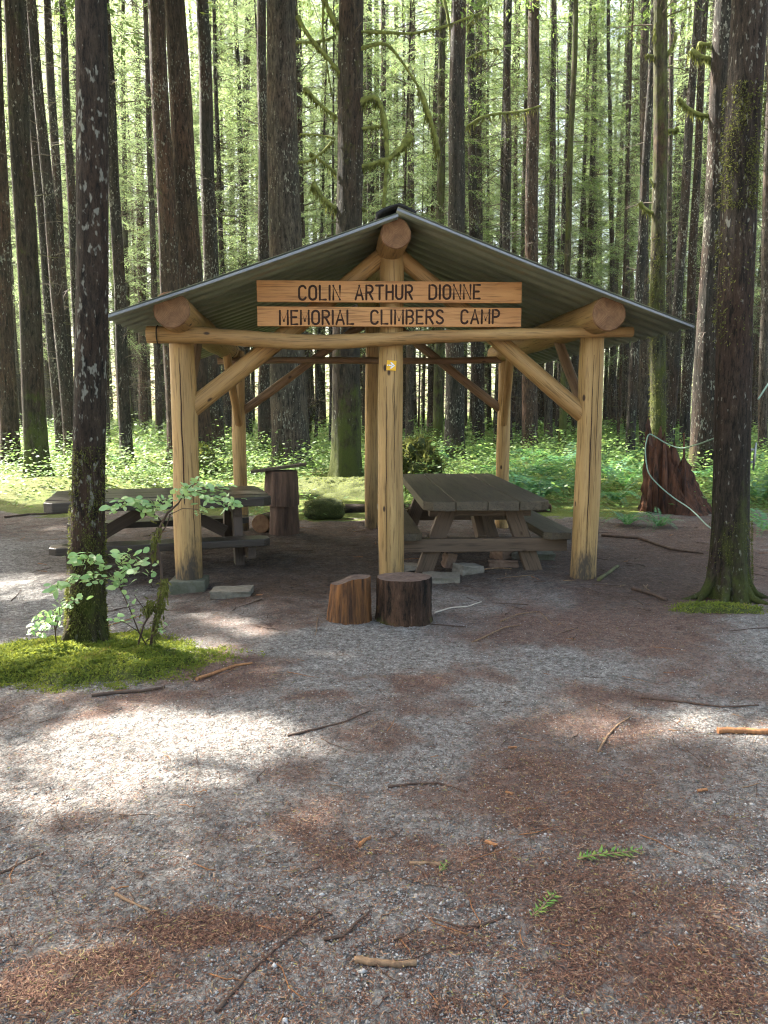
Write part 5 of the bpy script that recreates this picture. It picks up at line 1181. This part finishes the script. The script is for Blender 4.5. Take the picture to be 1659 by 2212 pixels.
# clumps of moss clinging to the two near trunks
def cling(tree, zr, ang, nbl, seed, lmax=.05, fall=1.0):
    rs = np.random.RandomState(seed); z = zr[0]+(zr[1]-zr[0])*rs.rand(nbl)**fall; a = rs.normal(ang, .9, nbl); b = np.array(tree['base'])
    cen = np.array([tuple(tree['cen'](q)) for q in z]); r = np.array([tree['rad'](q) for q in z])*(1.0+.30*np.exp(-z/.3)+.10)
    msk = hnoise(a*1.2, z*3, 2.2, seed) > rs.normal(.0, .35, nbl); z, a, cen, r = z[msk], a[msk], cen[msk], r[msk]; k = len(z)
    p = cen+np.stack([r*np.cos(a), r*np.sin(a), 0*a], 1); d = np.stack([np.cos(a)*.7+rs.normal(0, .4, k), np.sin(a)*.7+rs.normal(0, .4, k), rs.uniform(-1.5, .3, k)], 1)
    L = rs.uniform(.015, lmax, k); v = leafq(p, d, rs.normal(0, 1, (k, 3)), L, L*.35)
    o = tag(quads_obj('clinging_moss', v, M['moss_hang']), kind='stuff'); o.location = tree['base']; adopt(o, tree['root'])
cling(tA, (.02, 1.45), R(-70), 7000, 1, .024, 1.5); cling(tA, (.0, .5), R(200), 2500, 2, .035)
cling(tB, (0, .7), R(-60), 3600, 3, .022, 1.6); cling(tB, (3.3, 4.3), R(-110), 4500, 4, .032); cling(tB, (2.2, 3.2), R(-165), 800, 5, .035)
cling(tP, (.3, 5), R(-120), 3500, 6, .06)
# ------------------------------------------------------------------ the huckleberry bush by the left trunk
p0 = P(325, 1400, 5.05); p0.z = gzf(p0.x, p0.y)+.05
root = thing('huckleberry_bush', 'spindly green leaved shrub with a mossy bent stem growing from the moss mound', 'shrub', p0)
mbs = MB(); C, D_, N, L = [], [], [], []; rg = random.Random(4)
def bush_stem(pts, r0, r1, leaves=0, size=.05, Y=(5.05, 5.05), start=.25):
    n = len(pts); P3 = [P(x, y, Y[0]+(Y[1]-Y[0])*i/(n-1)) for i, (x, y) in enumerate(pts)]
    mbs.tube([p-p0 for p in P3], [r0+(r1-r0)*i/(n-1) for i in range(n)], 6, 0, jit=.15, rng=rg)
    for k in range(int(leaves*2)):
        leaves_ = leaves*2
        t = (start+(1-start)*(k+rg.random()*.5)/leaves_)*(n-1); i = min(int(t), n-2); p = P3[i].lerp(P3[i+1], t-i); ax = (P3[i+1]-P3[i]).normalized()
        s = Vector((rg.uniform(-.35, .35), rg.choice((-1, 1)), rg.uniform(-.1, .35))) if rg.random() < .45 else Vector((rg.choice((-1, 1))*.8, rg.uniform(-.9, .4), rg.uniform(-.3, .45)))
        off = Vector((rg.uniform(-.035, .035), rg.uniform(-.08, .08), rg.uniform(-.03, .03)))
        C.append(tuple(p+off-p0)); D_.append(tuple(ax*.55+s*.8)); N.append((rg.uniform(-.9, .9), rg.uniform(-1.2, .4), rg.uniform(.25, 1.2))); L.append(size*rg.uniform(.55, 1.35))
bush_stem([(325, 1402), (333, 1345), (350, 1285), (348, 1225), (338, 1170), (345, 1140), (362, 1108), (385, 1088)], .012, .007)
bush_stem([(296, 1402), (310, 1350), (342, 1300), (352, 1270)], .008, .007)
bush_stem([(338, 1168), (360, 1135), (368, 1112)], .005, .004)
bush_stem([(352, 1128), (330, 1108), (302, 1088), (270, 1082), (238, 1100)], .005, .002, 46, .052, (5.05, 4.85), .15)
bush_stem([(302, 1090), (325, 1098), (350, 1088), (372, 1078)], .004, .002, 26, .050, (5.0, 4.95), .1)
bush_stem([(385, 1088), (398, 1066), (425, 1062), (455, 1072), (485, 1082), (513, 1088)], .005, .002, 46, .052, (5.05, 4.9), .12)
bush_stem([(385, 1088), (402, 1062), (412, 1050), (428, 1042)], .004, .002, 18, .046, (5.05, 5.15), .2)
bush_stem([(420, 1060), (445, 1058), (470, 1056), (490, 1058)], .003, .002, 16, .046, (5.0, 5.15), .1)
bush_stem([(366, 1112), (395, 1098), (425, 1100), (446, 1108)], .003, .0015, 7, .045, (5.05, 4.95), .6)
bush_stem([(320, 1400), (300, 1365), (282, 1320), (262, 1275), (240, 1240)], .005, .003, 5, .05, (5.05, 4.85))
bush_stem([(262, 1275), (275, 1245), (295, 1215), (305, 1200)], .004, .002, 16, .056, (4.9, 4.8), .2)
bush_stem([(240, 1240), (205, 1215), (175, 1205), (150, 1210)], .004, .002, 30, .055, (4.85, 4.75), .1)
bush_stem([(245, 1245), (215, 1250), (175, 1250), (135, 1262), (105, 1275)], .004, .002, 34, .05, (4.85, 4.75), .15)
bush_stem([(245, 1240), (262, 1218), (272, 1200), (262, 1196)], .003, .002, 16, .056, (4.85, 4.75), .1)
bush_stem([(262, 1275), (262, 1258), (255, 1245), (275, 1230)], .003, .002, 12, .06, (4.9, 4.72), .1)
bush_stem([(330, 1270), (318, 1240), (335, 1225)], .003, .0015, 5, .04)
bush_stem([(300, 1365), (270, 1345), (235, 1335)], .003, .0015, 6, .045, (5, 4.8), .4)
bush_stem([(315, 1385), (345, 1365), (362, 1352)], .003, .0015, 4, .04, (5, 4.9), .4)
bush_stem([(322, 1330), (300, 1300), (290, 1285)], .004, .002, 3, .045)
o = ob('stem', mbs.mesh('stem'), M['stick_dark'], loc=p0); adopt(o, root)
def oval_leaves(C, D_, N, L, w=.56):
    C, d, n = np.array(C), np.array(D_, float), np.array(N, float); d /= np.linalg.norm(d, axis=1, keepdims=True); s = np.cross(d, n); s /= np.linalg.norm(s, axis=1, keepdims=True); u = np.cross(s, d)
    L = np.array(L)[:, None]; prof = [(0, 0), (.28, .42), (.6, .46), (.88, .22), (1, 0)]; V, k = [], len(C)
    cols = []
    for t, wd in prof: cols += [C+d*L*t+s*L*w*wd+u*L*(.10*wd-.12*t*t), C+d*L*t-u*L*.12*t*t, C+d*L*t-s*L*w*wd+u*L*(.10*wd-.12*t*t)]
    V = np.stack(cols, 1).reshape(-1, 3); b = 15*np.arange(k)[:, None, None]
    q = np.array([[3*i+j, 3*i+j+1, 3*i+j+4, 3*i+j+3] for i in range(4) for j in (0, 1)])[None]+b
    return V, q.reshape(-1, 4)
v, q = oval_leaves(C, D_, N, L)
lf_ = ob('foliage', mesh_np('foliage', v, q), M['cover_blue'], loc=p0); adopt(lf_, root)
C, D_, N, L = [], [], [], []
for (pts, cnt) in [([(338, 1345), (352, 1285), (356, 1255)], 420), ([(333, 1200), (336, 1160), (343, 1140)], 120), ([(310, 1320), (335, 1300)], 160), ([(330, 1390), (338, 1345)], 90)]:
    for k in range(cnt):
        t = rg.random()*(len(pts)-1); i = int(t); x = pts[i][0]+(pts[min(i+1, len(pts)-1)][0]-pts[i][0])*(t-i); y = pts[i][1]+(pts[min(i+1, len(pts)-1)][1]-pts[i][1])*(t-i)
        p = P(x+rg.gauss(0, 4), y+rg.gauss(0, 6), 5.04+rg.uniform(-.03, .03)); C.append(tuple(p-p0)); D_.append((rg.uniform(-.5, .5), rg.uniform(-.5, .5), rg.uniform(-1.6, .2))); N.append((rg.uniform(-1, 1), -1, rg.uniform(-.5, 1))); L.append(rg.uniform(.02, .055))
v = leafq(np.array(C), np.array(D_), np.array(N), np.array(L), np.array(L)*.25); o = tag(quads_obj('hanging_moss', v, M['moss_hang']), kind='stuff'); o.location = p0; adopt(o, root)
# a second low shrub left of the trunk
p0 = P(122, 1390, 5.15); p0.z = gzf(p0.x, p0.y)+.04; root = thing('huckleberry_bush', 'small low leafy shrub at the left edge of the moss mound', 'shrub', p0)
mbs = MB(); C, D_, N, L = [], [], [], []
for pts, nl in [([(122, 1392), (118, 1350), (105, 1325), (85, 1340), (70, 1362)], 24), ([(118, 1352), (125, 1320), (150, 1298), (172, 1296)], 18), ([(118, 1350), (100, 1345), (88, 1372)], 12), ([(120, 1360), (130, 1332), (128, 1310)], 8)]: bush_stem(pts, .005, .002, nl, .045, (5.15, 5.0), .25)
adopt(ob('stem', mbs.mesh('stem'), M['stick_dark'], loc=p0), root)
v, q = oval_leaves(C, D_, N, L); adopt(ob('foliage', mesh_np('foliage', v, q), M['cover_blue'], loc=p0), root)
# ------------------------------------------------------------------ sword ferns
FM = []
for k in range(4):
    rg = random.Random(50+k); C, D_, N, L = [], [], [], []
    for f in range(rg.randint(11, 16)):
        a = 6.28*f/13+rg.uniform(-.2, .2); Lf = rg.uniform(.55, .95); h = Vector((math.cos(a), math.sin(a), 0)); rise, drop = rg.uniform(.7, 1.2), rg.uniform(.6, 1.1); s = Vector((-h.y, h.x, 0)); npn = 26
        for i in range(npn):
            t = (i+1)/npn; p = h*Lf*t*.85+Vector((0, 0, Lf*(rise*t-drop*t*t)))+Vector((0, 0, .03)); tg = (h*.85+Vector((0, 0, rise-2*drop*t))).normalized(); wl = .095*math.sin(math.pi*min(1, .12+.9*t))**.7*(1.02-t*.75)
            for sg_ in (-1, 1):
                C.append(tuple(p)); D_.append(tuple(s*sg_+tg*.35+Vector((0, 0, rg.uniform(-.25, .05))))); nn = tg.cross(s)*-1; N.append(tuple(nn+Vector((rg.uniform(-.2, .2),)*3))); L.append(wl+.015)
    v = leafq(np.array(C), np.array(D_), np.array(N), np.array(L), np.array(L)*.30); me = mesh_np('fronds', v, np.arange(len(v)).reshape(-1, 4)); me.materials.append(M['fern']); FM.append(me)
rg = random.Random(31); ferns = [(1120, 1080, 1.1), (1165, 1085, 1.15), (1200, 1065, 1.1), (1068, 1040, 1.0), (1235, 1050, .9), (1330, 1085, .8), (1355, 1135, .55), (1425, 1140, .5), (1545, 1070, 1.0), (1640, 1090, 1.2), (1655, 1150, .8), (1630, 1040, 1.1), (1505, 1010, 1.1), (1345, 1010, 1.0), (1290, 1020, 1.0), (890, 1045, .8), (905, 1020, 1.0), (1100, 1010, 1.0), (1160, 1015, 1.1), (1385, 990, 1.1), (30, 1010, 1.0), (130, 1000, 1.0), (300, 990, .9), (350, 985, .8), (250, 1010, .8), (1480, 985, 1.0), (1590, 1000, 1.1), (1220, 985, 1.1), (1115, 1055, 1.2), (1140, 1045, 1.3), (1185, 1048, 1.2), (1210, 1035, 1.2), (1150, 1020, 1.2), (1320, 1050, 1.1), (1350, 1060, 1.1), (1380, 1035, 1.1), (940, 1010, 1.0), (1030, 1005, 1.1), (1540, 1030, 1.1), (60, 985, 1.1), (170, 990, 1.0)]
ferns.sort(); cnt = {}
fmarks = [(0, 'left edge of the photo'), (185, 'lichen spotted foreground trunk'), (845, 'middle front post'), (1090, 'right back post'), (1268, 'right front post'), (1455, 'rotten stump'), (1600, 'right foreground tree')]
for x, y, s in ferns:
    g = G(x, y); g.z = gzf(g.x, g.y)-.02; k = [m_ for m_ in fmarks if m_[0] <= x][-1][1]; i = cnt.get(k, 0); cnt[k] = i+1
    root = thing('sword_fern', 'arching green sword fern, %s one rightward from the %s' % (ORD[i], k), 'fern', g, 'sword ferns in the undergrowth')
    o = ob('fronds', FM[rg.randrange(4)], []); o.parent = root; root.scale = (s*1.45,)*3; root.rotation_euler = (0, 0, rg.uniform(0, 6.28))
# a mossy upturned root mass behind the table
c = P(890, 985, 15.2); rm = blob('mossy_root', 'dark mossy root mass standing behind the grey table left of the flecked trunk', 'root mass', Vector((c.x+.05, 15.2, .45)), .42, .40, .55, M['mossrock'], 8, .55); tufts(rm, 5000, 2, .05, .16, 'moss_hang')
c = P(423, 1020, 20); rm = blob('mossy_rock', 'yellow green mossy hump behind the left front post', 'mossy hump', Vector((c.x, 20, .30)), .45, .45, .50, M['moss_base'], 5, .35); tufts(rm, 3000, 3, .05, .12)
# ------------------------------------------------------------------ undergrowth that nobody could count
rs = np.random.RandomState(21)
def cover(name, label, n, ymin, ymax, hmax, lsz, mat, seed, per=22, spread=.30, big=0):
    rs = np.random.RandomState(seed); y = ymin+(ymax-ymin)*rs.rand(n)**1.5; x = rs.uniform(-1, 1, n)*(.56*y+3)
    e = clearing_edge(x)+.2; ok = (y > e) & (hnoise(x, y, .8, seed)+.4*hnoise(x, y, 2.2, seed+1) > rs.normal(-.25, .35, n))
    px_, py_ = pixn(np.stack([x, y, gz(x, y)+.1], 1)); left = (px_ < 600) & (y < 17); ok &= ~(left & (rs.rand(n) < .85)); ok &= ~((px_ > 640) & (px_ < 860) & (y < 17.2))
    ok &= ~((px_ > 1300) & (px_ < 1540) & (y < 12.9)); ok &= ~((px_ > 1030) & (px_ < 1400) & (y < 15.5) & (rs.rand(n) < .85))
    x, y = x[ok], y[ok]; n = len(x); h = hmax*rs.uniform(.25, 1, n)*(.65+.35*sstep(14, 22, y))
    k = per; cx_ = np.repeat(x, k)+rs.normal(0, spread, n*k); cy_ = np.repeat(y, k)+rs.normal(0, spread, n*k); hh = np.repeat(h, k); cz = gz(cx_, cy_)+.02+hh*rs.rand(n*k)**.7
    a = rs.uniform(0, 6.283, n*k); d = np.stack([np.cos(a), np.sin(a), rs.normal(.05, .25, n*k)], 1); nn = np.stack([rs.normal(0, .35, n*k), rs.normal(0, .35, n*k)-.15, np.ones(n*k)], 1)
    L = lsz*rs.uniform(.6, 1.4, n*k)*(1+.02*np.repeat(y, k)); v = leafq(np.stack([cx_, cy_, cz], 1), d, nn, L, L*.55)
    return tag(quads_obj(name, v, M[mat]), label, 'undergrowth', kind='stuff')
cover('undergrowth', 'knee high leafy green undergrowth covering the forest floor behind the shelter', 11000, 12, 80, .9, .07, 'cover', 1)
cover('ground_cover', 'low bright green plants and moss leaves carpeting the forest floor', 9000, 11.8, 40, .16, .06, 'cover', 2, 16, .35)
cover('seedlings', 'pale leafy seedlings and shoots standing above the undergrowth', 420, 13.5, 40, 1.4, .08, 'cover', 3, 30, .28)

# ------------------------------------------------------------------ the air of the wood
HAZE = .0003
mb = MB(); mb.box(Matrix.Translation((0, 30, 34)), 420, 420, 76)
m, nt, out = new_mat('haze_air')
vp = nd(nt, 'VolumePrincipled', {'Color': (.92, 1.0, .94, 1), 'Density': HAZE, 'Anisotropy': .45}); nt.links.new(vp.outputs[0], out.inputs[1])
if HAZE: tag(ob('haze', mb.mesh('haze'), m), 'faint pale haze hanging between the trunks', 'haze', kind='stuff')
